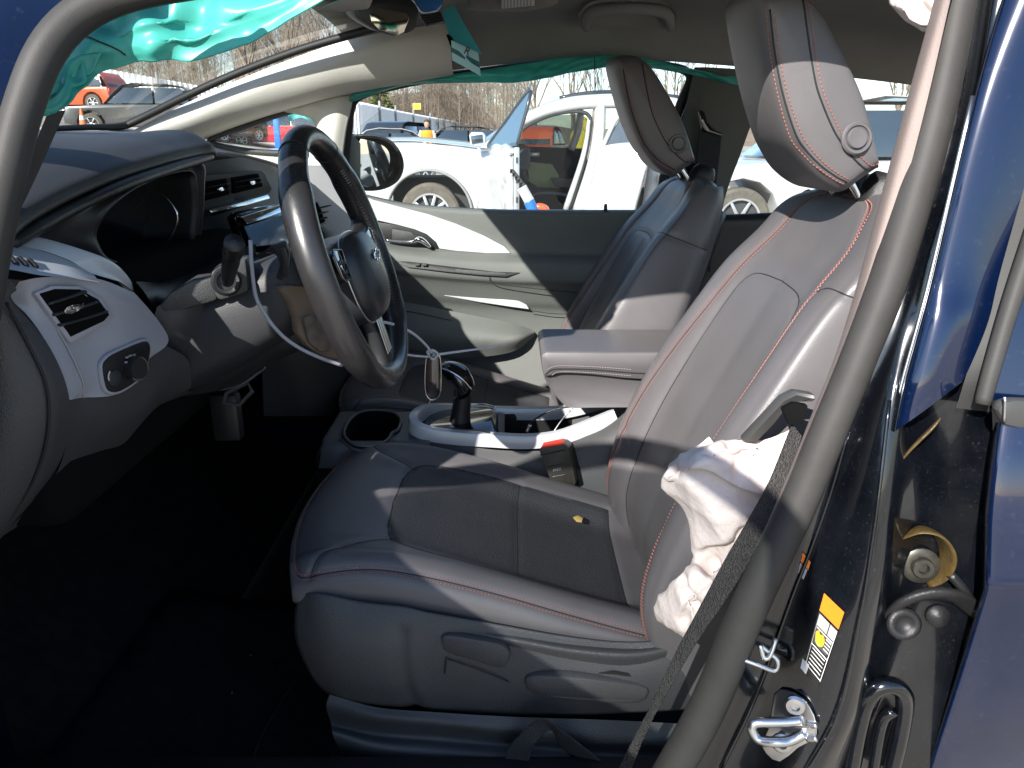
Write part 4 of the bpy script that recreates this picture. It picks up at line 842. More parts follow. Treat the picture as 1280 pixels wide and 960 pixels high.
    va.N(); va.mesh('side_shield',M['plastic_mid'],root,thick=.004,off=0)
    sh_=[o for o in root.children if o.name.startswith('side_shield')][0]
    def lever(nm,pts,depth,lab): return slab(nm,pts,depth,M['plastic_mid'],root,.006,label=lab,sm=2)
    lever('height_lever',PLs([(551,797,.874),(560,794,.873),(590,799,.868),(626,806,.866),(638,818,.866),(634,832,.866),(622,836,.866),(590,826,.868),(560,818,.873),(552,809,.874)]),(0,.02,0),'upper seat height lever on the side shield')
    lever('recline_lever',PLs([(656,850,.870),(666,845,.868),(700,846,.862),(745,850,.862),(800,858,.868),(812,866,.872),(800,880,.872),(750,880,.866),(700,876,.866),(670,870,.870),(658,862,.872)]),(0,.022,0),'long recline lever at the seat rear corner')
    tube('shield_slot',PLs([(558,822,.872),(556,842,.872)]),.0012,M['seam'],sh_,5); tube('shield_line',PLs([(560,824,.873),(596,836,.872),(636,852,.873)]),.0010,M['seam'],sh_,5)
    slab('shield_slot',PLs([(748,841,.876),(766,838,.874),(786,841,.876),(789,845,.876),(768,842,.876)]),(0,-.002,0),M['seam'],sh_,0)
    patch('shield_roll',[PLs([(560,775,.893),(640,790,.893),(720,803,.893),(800,808,.896),(870,795,.91)]),PLs([(560,788,.884),(640,800,.876),(720,814,.872),(800,818,.874),(880,800,.895)]),PLs([(562,796,.886),(640,810,.882),(720,826,.880),(800,834,.882),(885,812,.90)])],M['plastic_mid'],root,5,5)
    patch('seat_base',[PLb([(412,868,.92),(470,884,.91),(540,890,.905),(640,896,.905),(760,900,.91),(860,905,.93)]),PLb([(408,884,.915),(470,898,.90),(540,905,.895),(640,915,.895),(760,925,.90),(860,930,.92)]),PLb([(414,905,.925),(470,917,.915),(540,922,.91),(640,930,.91),(760,940,.91),(860,945,.925)]),PLb([(416,918,.90),(470,936,.89),(540,946,.885),(640,956,.885),(760,966,.89),(860,975,.91)]),PLb([(430,955,.925),(480,985,.91),(540,1000,.905),(640,1010,.905),(760,1020,.91),(860,1030,.93)])],M['plastic_mid'],root,6,6)
    box('under_frame',(-.01,1.16,.425),(.44,.42,.09),M['plastic_dk'],root,.02)
    for y in (.94,1.38): box('slide_rail',(.02,y,.275),(.62,.05,.035),M['plastic_dk'],root,.006)
    return root
M['perf']=mat('perforated_leather',(.042,.042,.046),.46,bump=('voronoi',480,.40),var=.10,vscale=14,spec=.5)
seat=make_seat()
pas=copy_tree(seat); pas.location=seat.location+V3((-.085,.72,-.012))
pas['label']='dark grey leather passenger seat at the far side beyond the centre armrest'
seat['group']=pas['group']='front seats of the car'
tag(slab('dry_leaf',[V3(q) for q in ((.118,1.283,.5225),(.128,1.290,.5225),(.137,1.283,.520),(.134,1.272,.519),(.124,1.270,.5215))],(.0,.0,.003),mat('yellow_leaf',(.55,.38,.12),.7),None,.0006),'small yellow dry leaf scrap lying on the driver seat cushion','leaf')
# ============================================================ CENTRE CONSOLE
con=thing('centre_console','grey centre console with white rim, cup holder and storage tray','centre console',(0,1.52,.37))
near=[(440,560,1.44),(516,548,1.435),(570,556,1.432),(630,563,1.43),(690,562,1.43),(726,548,1.43),(766,528,1.43),(830,470,1.43)]
patch('console_side',[PL(near),[p+V3((0,.004,-.03)) for p in PL(near)],[p+V3((0,.0,-.07)) for p in PL(near)],[V3((p.x,p.y-.005,.50)) for p in PL(near)],[V3((p.x,p.y-.01,.25)) for p in PL(near)]],M['console_grey'],con,6,6)
far=[V3((p.x,1.62,p.z)) for p in PL(near)]
patch('console_side',[far,[p+V3((0,0,-.07)) for p in far],[V3((p.x,p.y,.36)) for p in far]],M['console_grey'],con,5,5)
patch('console_front',[[(-.388,1.41,.612),(-.39,1.52,.614),(-.388,1.61,.612)],[(-.405,1.41,.57),(-.41,1.52,.57),(-.405,1.61,.57)],[(-.41,1.42,.25),(-.415,1.52,.25),(-.41,1.61,.25)]],M['console_grey'],con,5,5)
# white U shaped rim (swept)
U=PL([(770,519,1.445),(738,532,1.445),(700,546,1.442),(660,551,1.44),(615,549,1.44),(570,546,1.44),(540,542,1.44),(522,536,1.445),(517,528,1.465),(521,520,1.50),(534,513,1.56),(560,512,1.60),(610,515,1.615),(680,516,1.615),(715,512,1.615),(760,500,1.615)])
def sweep_rect(pts,w,h,m,name,par,up=(0,0,1)):
    C=crn(np.array([tuple(p) for p in pts]),5); V=[]; n=len(C)
    for i in range(n):
        t=V3(C[min(i+1,n-1)]-C[max(i-1,0)]).normalized(); s=t.cross(V3(up)).normalized(); u=s.cross(t)
        for a,b in ((-.5,-.5),(-.5,.30),(-.38,.47),(0,.5),(.38,.47),(.5,.30),(.5,-.5)): V.append(V3(C[i])+s*w*a+u*h*b)
    return mk(name,V,grid_faces(n,7,False,True)+[list(range(7)),[(n-1)*7+j for j in range(7)]],m,par,sharp=50)
sweep_rect(U,.022,.028,M['console_rim'],'white_rim',con)
# deck left of the rim: cup holder deck
dk=.622
cup=thing('cup_holder','round twin cup holder sunk in the console ahead of the gear lever','cup holder',tuple(PZ(465,535,.5)))
ol=crn(np.array([tuple(PZ(u,v,dk+.007)) for u,v in ((430,545),(436,528),(450,517),(470,514),(492,517),(501,526),(498,538),(490,543),(484,552),(466,559),(444,558))]),4,True); cc_=ol.mean(0)
def sc(k,z): return [V3((cc_[0]+(q[0]-cc_[0])*k,cc_[1]+(q[1]-cc_[1])*k,q[2]+z)) for q in ol]
def rect(x0,x1,y0,y1,z,dz=0):
    o=[]
    for p in ol:
        d=V3((p[0]-cc_[0],p[1]-cc_[1],0)); tx=((x1 if d.x>0 else x0)-cc_[0])/(d.x if abs(d.x)>1e-6 else 1e-6); ty=((y1 if d.y>0 else y0)-cc_[1])/(d.y if abs(d.y)>1e-6 else 1e-6)
        t=min(tx,ty); o.append(V3((cc_[0]+d.x*t,cc_[1]+d.y*t,z)))
    return o
patch('cup_deck',[rect(-.405,-.17,1.405,1.612,dk-.05),rect(-.398,-.17,1.412,1.606,dk-.006),rect(-.39,-.175,1.425,1.598,dk+.003),sc(1.12,-.003),sc(1.05,0)],M['console_grey'],con,1,3,closed=True)
patch('cup_well',[sc(1.06,-.004),sc(1.03,.003),sc(.98,.003),sc(.94,-.004),sc(.90,-.03),sc(.86,-.075),sc(.5,-.078),sc(.02,-.078)],M['black'],cup,1,3,closed=True)
tube('cup_rim',sc(1.0,.003),.0034,M['console_grey'],cup,8,closed=True,interp=1)
# shifter plate, tray
zt=.634
slab('shifter_plate',[PZ(u,v,zt) for u,v in ((528,527),(535,517),(548,509),(600,507),(618,511),(621,538),(612,541),(570,538),(536,535))],(0,0,-.02),M['gloss_black'],con,.003,sm=2)
tube('shifter_plate_edge',[PZ(u,v,zt+.002) for u,v in ((526,529),(533,517),(546,508),(600,505),(620,509))],.0016,M['chrome'],con,6)
slab('shifter_marks',[PZ(u,v,zt+.002) for u,v in ((545,533),(590,537),(612,539),(613,542),(590,541),(545,537))],(0,0,.001),M['plastic_dk'],con,0)
tr=[PZ(u,v,.617) for u,v in ((624,541),(626,518),(690,517),(740,510),(772,500),(766,520),(735,530),(690,543),(655,546))]
def tscale(k,z): 
    c=sum(tr,V3())/len(tr); return [c+(p-c)*k+V3((0,0,z)) for p in tr]
patch('storage_tray',[tscale(1.0,0),tscale(.98,-.01),tscale(.94,-.07),tscale(.5,-.072),tscale(.02,-.072)],M['plastic_dk'],con,2,3,closed=True)
slab('tray_divider',[PZ(622,540,.625),PZ(631,542,.625),PZ(631,517,.625),PZ(622,515,.625)],(0,0,-.05),M['plastic_mid'],con,.003)
box('usb_socket',PZ(648,529,.585),(.03,.02,.012),M['plastic_mid'],con,.003)
cab=thing('usb_cable','thin black cable looping out of the console tray under the armrest','cable',tuple(PZ(668,533,.59)))
tube('cable',PL([(660,538,1.50),(664,529,1.50),(675,520,1.50),(690,513,1.50),(708,509,1.50),(725,508,1.50)]),.0022,M['plastic_dk'],cab,8)
tube('cable',PL([(692,540,1.47),(700,528,1.48),(708,518,1.49),(716,511,1.49)]),.0018,M['satin'],cab,8)
tube('plug',PL([(659,540,1.50),(663,531,1.50)]),.0042,M['satin'],cab,8)
# gear selector
gs=thing('gear_selector','glossy black gear selector lever standing on the console plate','gear lever',tuple(PZ(575,525,zt)))
st_=PL([(575,528,1.52),(576,515,1.52),(578,500,1.52),(578,490,1.52)])
tube('lever_boot',st_,[.026,.023,.021,.020],M['plastic_dk'],gs,16,flat=.9)
K=[PL([(565,492,1.50),(578,496,1.50),(590,490,1.50)]),PL([(560,478,1.497),(575,477,1.495),(592,484,1.50)]),PL([(554,466,1.497),(568,464,1.492),(586,472,1.50)]),PL([(549,460,1.50),(560,457,1.495),(574,464,1.50)])]
kn=[]
for s,(u,v,w_,h_) in enumerate(((578,494,13,1),(580,484,16,1),(576,473,17,1),(566,464,15,1),(556,458,10,1),(550,456,3,1))):
    c=P(u,v,1.52); r=w_*1.6/F
    d=V3((-.72,0,.69)) if s>1 else V3((-.2,0,1)); sx=d.cross(V3((0,1,0))).normalized()
    kn.append([c+V3((0,1,0))*r*1.25*math.cos(t)+sx*r*.85*math.sin(t) for t in [2*math.pi*k/14 for k in range(14)]])
patch('lever_knob',kn,M['gloss_black'],gs,4,4,closed=True,caps=True)
tube('knob_trim',PL([(551,460,1.488),(566,466,1.484),(580,476,1.483),(591,489,1.487)]),.0016,M['chrome'],gs,6)
slab('knob_button',PL([(553,457,1.50),(561,457,1.50),(572,463,1.50),(566,466,1.50),(556,462,1.50)]),(0,.03,.002),M['leather_dark'],gs,.002)
# armrest
arm=thing('armrest','padded grey leather centre armrest with stitched edge between the seats','armrest',tuple(PZ(740,505,.70)))
pf=[(676,444),(680,439),(690,437),(760,438),(880,441),(880,470),(800,472),(740,466),(700,464),(683,468),(678,462)]
AR=[]
for y,k in ((1.425,.90),(1.428,.97),(1.440,1.0),(1.52,1.0),(1.60,1.0),(1.612,.97),(1.615,.90)):
    q=[P(u,v,1.44) for u,v in pf]; c=sum(q,V3())/len(q)
    AR.append([V3((c.x+(p.x-c.x)*(1-(1-k)*.2),y,c.z+(p.z-c.z)*k)) for p in q])
patch('pad',AR,M['leather'],arm,3,3,closed=True,caps=True,subd=0)
pf2=[(680,466),(700,462),(760,466),(880,470),(880,512),(800,508),(740,508),(712,508),(700,500),(686,482)]
AR=[]
for y,k in ((1.438,.93),(1.442,.99),(1.52,1.0),(1.598,.99),(1.602,.93)):
    q=[P(u,v,1.445) for u,v in pf2]; c=sum(q,V3())/len(q); AR.append([V3((c.x+(p.x-c.x)*(1-(1-k)*.3),y,c.z+(p.z-c.z)*k)) for p in q])
patch('lid_body',AR,M['leather'],arm,3,3,closed=True,caps=True)
sp=[P(u,v,1.424) for u,v in ((682,468),(688,463),(700,461),(740,462),(790,466),(840,468))]
tube('pad_seam',sp,.0012,M['seam'],arm,5)
mb=MB()
for row in ([(684,462),(691,459),(702,457.5),(740,458.5),(790,462)],[(690,469),(700,465),(740,466),(790,470)],[(712,437.5),(730,437.5),(752,438)]):
    q=crn(np.array([tuple(P(u,v,1.4235 if v>440 else 1.50)) for u,v in row]),30)
    for i in range(0,len(q)-2,2): mb.add(*tubeVF([q[i],q[i+1]],[.0008,.0008],4,interp=1))
mb.mk('pad_stitching',mat('pale_thread',(.35,.30,.29),.6),arm,smooth=False)
# buckle
bu=thing('belt_buckle','black seat belt buckle with red release button beside the driver seat','seat belt buckle',tuple(P(705,610,1.40)))
q=PL([(673,562,1.378),(704,555,1.40),(711,560,1.40),(720,603,1.40),(716,612,1.40),(692,606,1.38),(688,602,1.378)])
slab('buckle_body',q,(.010,.030,0),mat('olive_black_plastic',(.055,.050,.040),.45,var=.12,vscale=60,bump=('noise',300,.15)),bu,.003)
slab('release_button',PL([(676,560,1.380),(702,554.5,1.398),(706,557,1.405),(680,563,1.385)]),(.006,.022,.003),M['red'],bu,.001)
slab('buckle_back',PL([(710,562,1.415),(716,560,1.42),(729,606,1.42),(722,609,1.415)]),(.004,.015,0),M['plastic_dk'],bu,.003)
tube('buckle_line',PL([(675,569,1.3765),(690,566,1.386),(707,562,1.3975)]),.0009,M['seam'],bu,5)
tube('buckle_strap',PL([(708,606,1.40),(716,622,1.41),(728,640,1.42)]),[.012,.012,.012],M['belt_dk'],bu,8,flat=.25,up=(0,1,0))
text('press_text','PRESS',P(691,590,1.3775),P(704,587,1.392)-P(691,590,1.3775),P(690,582,1.376)-P(691,590,1.3775),.0085,M['grey_print'],bu)
tube('buckle_line',PL([(691,596,1.378),(707,593,1.392)]),.0007,M['grey_print'],bu,5)
tube('buckle_line',PL([(685,584,1.3775),(704,579,1.3935)]),.0006,M['seam'],bu,5)
# ============================================================ PASSENGER DOOR
pd=thing('passenger_door','closed passenger door with grey panel and white swoosh trim, seen from inside','car door',tuple(P(640,560,2.25)))
us=[(432,236),(475,247),(520,255),(610,261),(700,262),(780,262),(850,262)]
def col(dv): return dv
DP=[]
rowsv=[(0,2.235),(3,2.20),(14,2.195),(40,2.20),(52,2.195),(58,2.16),(66,2.135),(84,2.13),(92,2.15),(110,2.175),(130,2.20),(200,2.20),(300,2.19)]
for dv_,Y in rowsv:
    DP.append([P(u,v+dv_*(1.0+.10*(u-432)/420*(1 if dv_>40 else .3)),Y) for u,v in us])
patch('door_panel',DP,M['door_plastic'],pd,6,5)
patch('door_panel_lower',[[p for p in DP[-1]],[V3((p.x,p.y,.36)) for p in DP[-1]]],M['plastic_dk'],pd)
slab('window_glass',[(-.55,2.215,1.0),(.52,2.215,1.0),(.50,2.165,1.40),(-.2,2.165,1.40),(-.50,2.20,1.20)],(0,.004,0),M['glass'],pd,0)
patch('door_outer_skin',[[(-.75,2.26,.98),(0,2.27,1.0),(.55,2.27,1.01)],[(-.75,2.34,.85),(0,2.36,.85),(.55,2.36,.85)],[(-.75,2.34,.5),(0,2.36,.5),(.55,2.36,.5)],[(-.75,2.28,.33),(0,2.30,.33),(.55,2.30,.33)]],M['paint'],pd,5,5)
lift=lambda l,Y:[P(u,v,Y) for u,v in l]
slab('swoosh_trim',lift([(444,240),(466,250),(500,259),(535,268),(570,280),(605,295),(630,308),(639,317),(610,317),(570,314),(549,311),(545,303),(533,293),(518,287),(495,281),(472,276),(455,274)],2.188),(0,.012,0),M['white_trim'],pd,.004)
slab('handle_recess',lift([(468,277),(495,281),(518,287),(533,293),(545,303),(549,312),(520,312),(495,309),(470,306)],2.192),(0,.008,0),M['plastic_dk'],pd,.002)
slab('recess_inner',lift([(490,286),(514,290),(520,296),(514,301),(490,300)],2.190),(0,.004,0),M['plastic_mid'],pd,.002)
tube('inner_handle',lift([(482,300),(500,302),(515,302),(523,299),(530,302),(538,309)],2.17),[.004,.0048,.006,.012,.012,.006],M['chrome'],pd,10,flat=.7)
slab('switch_slot',PL([(488,325,2.132),(510,327,2.130),(560,333,2.128),(620,340,2.126),(650,341,2.126),(632,346,2.120),(600,344,2.120),(560,340,2.120),(510,334,2.122)]),(0,.006,0),M['plastic_dk'],pd,.001)
slab('pull_cup',PL([(568,336,2.124),(632,341,2.122),(634,344,2.120),(606,344,2.120),(572,340,2.120)]),(0,.002,0),M['plastic_mid'],pd,.001)
for u in (522,531): box('window_switch',P(u,331,2.122),(.014,.01,.008),M['plastic_mid'],pd,.002)
slab('lower_trim',lift([(503,356),(512,352),(530,353),(572,364),(620,371),(648,376),(658,381),(662,387),(640,384),(600,378),(562,371),(535,367),(516,363)],2.172),(0,.008,0),M['white_trim'],pd,.003)
tube('armrest_seam',PL([(612,346,2.125),(614,352,2.126),(630,356,2.127),(680,362,2.127),(725,366,2.127)]),.0011,M['seam'],pd,5)
tube('armrest_seam',PL([(662,388,2.172),(690,392,2.174),(715,392,2.175),(735,387,2.175)]),.0011,M['seam'],pd,5)
patch('map_pocket',[PL([(470,372,2.19),(520,380,2.18),(580,392,2.17),(640,404,2.17),(665,412,2.185)]),PL([(470,410,2.16),(520,415,2.135),(580,422,2.12),(640,424,2.125),(668,416,2.18)]),PL([(470,450,2.17),(520,450,2.16),(580,448,2.15),(640,440,2.16),(668,420,2.19)])],M['door_plastic'],pd,6,6)
tube('pocket_seam',PL([(470,384,2.17),(520,391,2.155),(570,402,2.15)]),.001,M['seam'],pd,5)
lk=tube('lock_pin',PL([(757,264,2.20),(757,258,2.20),(757.5,255,2.20)]),[.0055,.005,.004],M['plastic_dk'],pd,10)
# wing mirror
wm=thing('wing_mirror','black wing mirror on the passenger door reflecting parked cars','wing mirror',tuple(P(465,235,2.36)))
ho=crn(np.array([(437,172),(448,168),(470,168),(490,176),(502,192),(505,210),(498,226),(482,236),(462,239),(448,235),(438,215)]),4,True)
mc=ho.mean(0)
MBr=[]
for k,Y in ((.86,2.375),(.97,2.372),(1.0,2.39),(1.0,2.44),(.9,2.50),(.6,2.54),(.05,2.55)):
    MBr.append([P(mc[0]+(u-mc[0])*k,mc[1]+(v-mc[1])*k,2.38)+V3((-.25*(Y-2.38),Y-2.38,0)) for u,v in ho])
patch('mirror_housing',MBr,M['plastic_dk'],wm,1,4,closed=True)
gl=[(449,178),(458,175),(472,179),(483,186),(487,198),(484,220),(477,231),(458,234),(451,222)]
g0=[P(u,v,2.385) for u,v in gl]; cg=sum(g0,V3())/len(g0)
slab('mirror_glass',[p+V3((-.0,.14*(p.x-cg.x),0)) for p in g0],(0,.004,0),M['mirror'],wm,0,sm=3)
slab('mirror_arm',PL([(430,172,2.23),(440,168,2.27),(450,180,2.37),(450,225,2.37),(440,232,2.27),(430,235,2.23)]),(0,.03,0),M['plastic_dk'],wm,.006)
# ============================================================ AIRBAGS, BELTS, LOOSE THINGS
up=[(50,128,.80),(60,92,.81),(78,58,.83),(104,26,.845),(140,4,.86),(190,-16,.87),(245,-30,.88),(310,-46,.89),(380,-60,.90),(440,-74,.905)]
lo=[(48,144,.83),(78,136,.85),(97,119,.86),(114,106,.88),(145,87,.90),(193,80,.90),(242,75,.905),(293,58,.905),(345,34,.905),(410,-6,.905)]
rows=[]; rr=random.Random(3)
for k in range(8):
    t=k/7; row=[]
    for a,b in zip(up,lo):
        Y=(a[2]+.035)*(1-t)+(b[2]-.035)*t+(rr.uniform(-.004,.004) if 0<k<7 else 0)-.022*math.sin(math.pi*t)
        row.append(P(a[0]*(1-t)+b[0]*t,a[1]*(1-t)+b[1]*t,Y))
    rows.append(row)
A_=Surf(rows,9,9)
for q in ([(.15,.42),(.5,.46),(.95,.50)],[(.2,.70),(.6,.64),(.95,.60)],[(.3,.2),(.6,.27),(.9,.38)],[(.1,.55),(.4,.60),(.7,.78)],[(.5,.05),(.6,.2),(.65,.35)]): A_.groove(q,.009,.010)
A_.N(); A_.crumple(.0010,32,4); ab=A_.mesh('driver_curtain_airbag',M['bag_green'],None,thick=.002)
tag(ab,'crumpled teal curtain airbag hanging below the roof rail across the windscreen corner','airbag')
tube('airbag_seam',A_.path([(.12,.30),(.35,.36),(.62,.43),(.85,.47)],10,.002),.0009,M['seam'],ab,5,interp=1)
slab('dark_flap',PL([(392,14,.93),(408,4,.93),(450,-10,.93),(470,-14,.93),(460,10,.95),(430,13,.95)]),(0,.01,0),M['headliner'],ab,.003)
# passenger side curtain
t_=[(440,118,2.12),(500,104,2.11),(560,94,2.10),(610,87,2.09),(665,78,2.085),(720,71,2.08),(780,70,2.08),(820,76,2.085),(862,86,2.09),(920,94,2.095),(985,100,2.10)]
b_=[(438,128,2.14),(500,108,2.135),(550,104,2.11),(605,103,2.08),(645,103,2.085),(685,97,2.075),(718,90,2.085),(770,83,2.075),(815,84,2.085),(860,92,2.09),(920,106,2.085),(985,110,2.09)]
b_=[b_[0]]+b_[1:4]+b_[4:]
tt=crn(np.array([tuple(P(*p)) for p in t_]),6); bb=crn(np.array([tuple(P(*p)) for p in b_]),6)
idx=lambda A,n:np.array([[np.interp(x,np.linspace(0,1,len(A)),A[:,k]) for k in range(3)] for x in np.linspace(0,1,n)])
tt,bb=idx(tt,40),idx(bb,40)
rows=[tt]
for t in (.25,.5,.75): rows.append(tt*(1-t)+bb*t+np.stack([0*tt[:,0],rng.uniform(-.010,.010,40)-.012*math.sin(math.pi*t),0*tt[:,0]],1))
rows.append(bb)
pc=thing('passenger_curtain_airbag','green curtain airbag strip hanging along the roof edge over the far windows','airbag',tuple(P(700,100,2.1)))
patch('curtain_strip',rows,M['bag_green'],pc,3,4,thick=.002)
patch('teal_corner',[PL([(552,6,1.93),(558,2,1.92),(566,3,1.91)]),PL([(556,26,1.945),(570,24,1.93),(582,33,1.92)]),PL([(563,50,1.965),(580,52,1.945),(600,63,1.94)]),PL([(570,62,1.985),(586,62,1.97),(602,68,1.965)])],mat('pale_teal',(.05,.42,.48),.6,bump=('noise',80,.3),transl=.2),pc,5,5)  # pale teal patch over the front corner of the headliner
patch('curtain_tail',[PL([(360,138,2.23),(372,136,2.22),(384,134,2.23),(396,136,2.23)]),PL([(360,145,2.22),(374,142,2.23),(386,144,2.215),(397,146,2.23)]),PL([(362,152,2.24),(376,147,2.22),(388,152,2.23),(397,155,2.24)])],M['bag_green'],pc,5,5)
tube('curtain_joint',PL([(743,71,2.07),(743.5,80,2.068),(743,88,2.07)]),.0012,M['seam'],pc,5)
# hanging tag
tg=thing('airbag_tag','pale blue printed tag stuck at the top of the far windscreen pillar','tag',tuple(P(582,72,1.9)))
q=PL([(564,50,1.90),(598,66,1.895),(601,95,1.89),(565,75,1.905)])
slab('tag_card',q,(0,.002,0),mat('pale_blue_card',(.42,.74,.80),.5),tg,.0004)
f=lambda a,b:((q[0]*(1-a)+q[1]*a)*(1-b)+(q[3]*(1-a)+q[2]*a)*b)+V3((0,-.0015,0))
mk('tag_band',[f(0,.36),f(1,.40),f(1,.66),f(0,.60)],[(0,1,2,3)],mat('dark_teal_print',(.02,.12,.16),.5),tg,smooth=False)
text('tag_letter','R',f(.42,.36),f(1,.4)-f(0,.36),f(.5,0)-f(.5,.4),.024,M['black_print'],tg)
tube('tag_slot',PL([(561,44,1.96),(564,52,1.95),(567,60,1.95)]),.007,M['black'],tg,8,flat=.4)
# pale torn fabric at the top of the near pillar
rows=[PL([(1108,-20,.90),(1130,-20,.885),(1150,-20,.875),(1172,-20,.87)]),PL([(1107,6,.90),(1128,2,.88),(1150,0,.872),(1170,0,.866)]),PL([(1114,16,.90),(1132,16,.878),(1152,18,.873),(1168,14,.862)]),PL([(1130,28,.90),(1142,28,.882),(1155,30,.87),(1166,28,.862)]),PL([(1150,42,.895),(1155,43,.88),(1159,45,.872),(1163,44,.866)])]
tf=Surf(rows,6,6); tf.groove([(.1,.5),(.45,.72),(.8,.7)],.010,.006); tf.N(); tf.crumple(.002,60,3); tag(tf.mesh('torn_fabric',M['bag_white'],None,thick=.002),'scrap of pinkish white airbag fabric poking out at the top of the near pillar','airbag fabric')
# seat side airbag
rows=[[(884,546,.94),(893,551,.93),(915,549,.90),(945,551,.88),(990,535,.875)],[(840,572,.96),(844,575,.925),(882,560,.865),(930,562,.85),(996,560,.86)],[(832,590,.96),(828,590,.92),(868,584,.85),(922,592,.838),(980,596,.85)],[(840,610,.96),(830,608,.92),(872,606,.85),(922,616,.84),(970,622,.85)],[(858,640,.95),(850,640,.915),(884,636,.858),(920,640,.84),(958,646,.845)],[(868,680,.94),(862,682,.905),(888,680,.868),(912,682,.85),(935,690,.845)],[(872,700,.94),(864,700,.905),(884,702,.87),(900,704,.85),(925,712,.845)],[(842,724,.95),(833,724,.905),(862,718,.86),(888,722,.842),(912,732,.845)],[(826,750,.95),(819,750,.905),(850,748,.848),(876,754,.838),(898,760,.845)],[(828,776,.95),(821,776,.905),(846,778,.852),(866,784,.842),(882,786,.85)],[(850,800,.93),(846,799,.90),(855,806,.87),(862,808,.86),(868,808,.86)]]
jr_=random.Random(5)
rows=[[P(u,v,Y)+V3((0,jr_.uniform(-.008,.008) if 0<j<4 else 0,0)) for j,(u,v,Y) in enumerate(r)] for r in rows]
SA=Surf(rows,16,12)
for q,d in (([(.18,.28),(.27,.5),(.33,.75),(.36,.95)],.016),([(.60,.45),(.55,.7),(.46,.9)],.016),([(.60,.45),(.64,.6),(.66,.8)],.014),([(.11,.55),(.14,.65),(.13,.75)],.010),([(.72,.45),(.78,.55),(.82,.75)],.012),([(.70,.7),(.78,.6),(.90,.55)],.010),([(.05,.85),(.12,.8),(.2,.78)],.012),([(.03,.6),(.1,.7),(.2,.9)],.008)): SA.groove(q,d,.006)
SA.N(); SA.crumple(.0022,42,8); tag(SA.mesh('seat_airbag',M['bag_white'],None,thick=.002),'deployed crumpled pinkish white side airbag bursting from the driver seat edge','airbag')
# driver seat belt : webbing hanging beside the pillar
bl_=thing('seat_belt','black woven seat belt hanging slack down the near centre pillar','seat belt',tuple(P(880,760,.80)))
Lp=[(990,530,.835),(962,600,.815),(935,650,.805),(905,702,.80),(870,768,.795),(845,815,.79),(812,885,.79),(786,935,.79),(758,990,.79)]
Rp=[(1002,545,.815),(985,608,.795),(962,652,.785),(938,700,.78),(906,752,.775),(873,800,.775),(834,866,.778),(806,920,.782),(778,990,.785)]
WV=Surf([[P(*a),P(*a)*.5+P(*b)*.5+V3((0,-.002,0)),P(*b)] for a,b in zip(Lp,Rp)],8,8)
wb_=WV.mesh('webbing',M['belt'],bl_,thick=.0014)
for j in (.14,.32,.5,.68,.86): tube('webbing_rib',WV.path([(.0,j),(.3,j),(.6,j),(1,j)],12,.0),.0011,M['belt'],wb_,5,interp=1)
Lp=[(628,985,.875),(632,942,.87),(650,918,.865),(676,898,.862),(705,915,.86),(735,938,.862),(770,965,.87)]
Rp=[(664,985,.87),(662,948,.865),(668,930,.86),(688,912,.872),(700,930,.88),(722,955,.885),(745,985,.89)]
patch('webbing_loop',[[P(*a),(P(*a)+P(*b))/2,P(*b)] for a,b in zip(Lp,Rp)],M['belt_dk'],bl_,5,7,thick=.0014)
slab('belt_exit',PL([(978,512,.835),(992,504,.83),(1011,507,.82),(1004,530,.815),(986,532,.825)]),(0,.01,0),M['black'],bl_,.002)
slab('belt_exit_frame',PL([(926,552,.87),(945,556,.865),(968,532,.855),(984,512,.845),(1000,504,.835),(1018,505,.82),(1022,494,.82),(994,489,.835),(978,497,.845)]),(0,.016,0),M['smooth_trim'],bl_,.005)
# passenger belt
pb=thing('seat_belt','dark seat belt and guide loop on the far centre pillar','seat belt',tuple(P(885,250,2.1)))
Lp=[(876,150,2.075),(872,175,2.08),(870,210,2.09),(868,262,2.11),(866,330,2.13)]; Rp=[(902,168,2.075),(900,190,2.08),(896,225,2.09),(893,270,2.11),(888,340,2.13)]
patch('webbing',[[P(*a),(P(*a)+P(*b))/2,P(*b)] for a,b in zip(Lp,Rp)],M['belt_dk'],pb,5,5,thick=.002)
slab('belt_guide',PL([(873,141,2.07),(876,137,2.07),(881,140,2.07),(884,152,2.07),(892,162,2.07),(905,167,2.07),(902,171,2.07),(893,168,2.07),(876,164,2.07)]),(0,.014,0),M['gloss_black'],pb,.003)
# rear view mirror
rv=thing('rear_view_mirror','black rear view mirror with blue mount at the top of the windscreen','rear view mirror',tuple(P(495,10,1.5)))
hs=[(443,10),(453,2),(487,-6),(516,-2),(526,12),(521,37),(511,43),(494,46),(474,40),(457,30),(445,22)]
slab('mirror_housing',[P(u,v,1.45) for u,v in hs],(-.03,.05,.012),M['plastic_dk'],rv,.010)
gq=[P(u,v,1.443) for u,v in ((462,17),(474,10),(508,16),(512,22),(505,40),(496,44),(474,37),(464,27))]
slab('mirror_glass',[p+V3((0,.30*(p.x-gq[0].x)*.0,0)) for p in gq],(0,.003,0),mat('dim_mirror_glass',(.45,.42,.33),.10,1),rv,.001)
slab('mirror_mount',PL([(513,-4,1.50),(540,-12,1.52),(556,-6,1.53),(554,8,1.53),(548,15,1.52),(527,18,1.50)]),(-.02,.07,.02),mat('blue_sensor_cover',(.02,.14,.40),.15,spec=.7,coat=1),rv,.006)  # mount cover coloured plain blue
for k in range(4):
    tube('mount_rib',PL([(526+k*2,21+k*3.2,1.50),(538+k*2,20+k*2.6,1.51),(550+k,17+k*3,1.53)]),.0035,M['plastic_dk'],rv,6)
tube('mount_stem',PL([(500,-4,1.47),(496,-30,1.47)]),.010,M['plastic_dk'],rv,8)
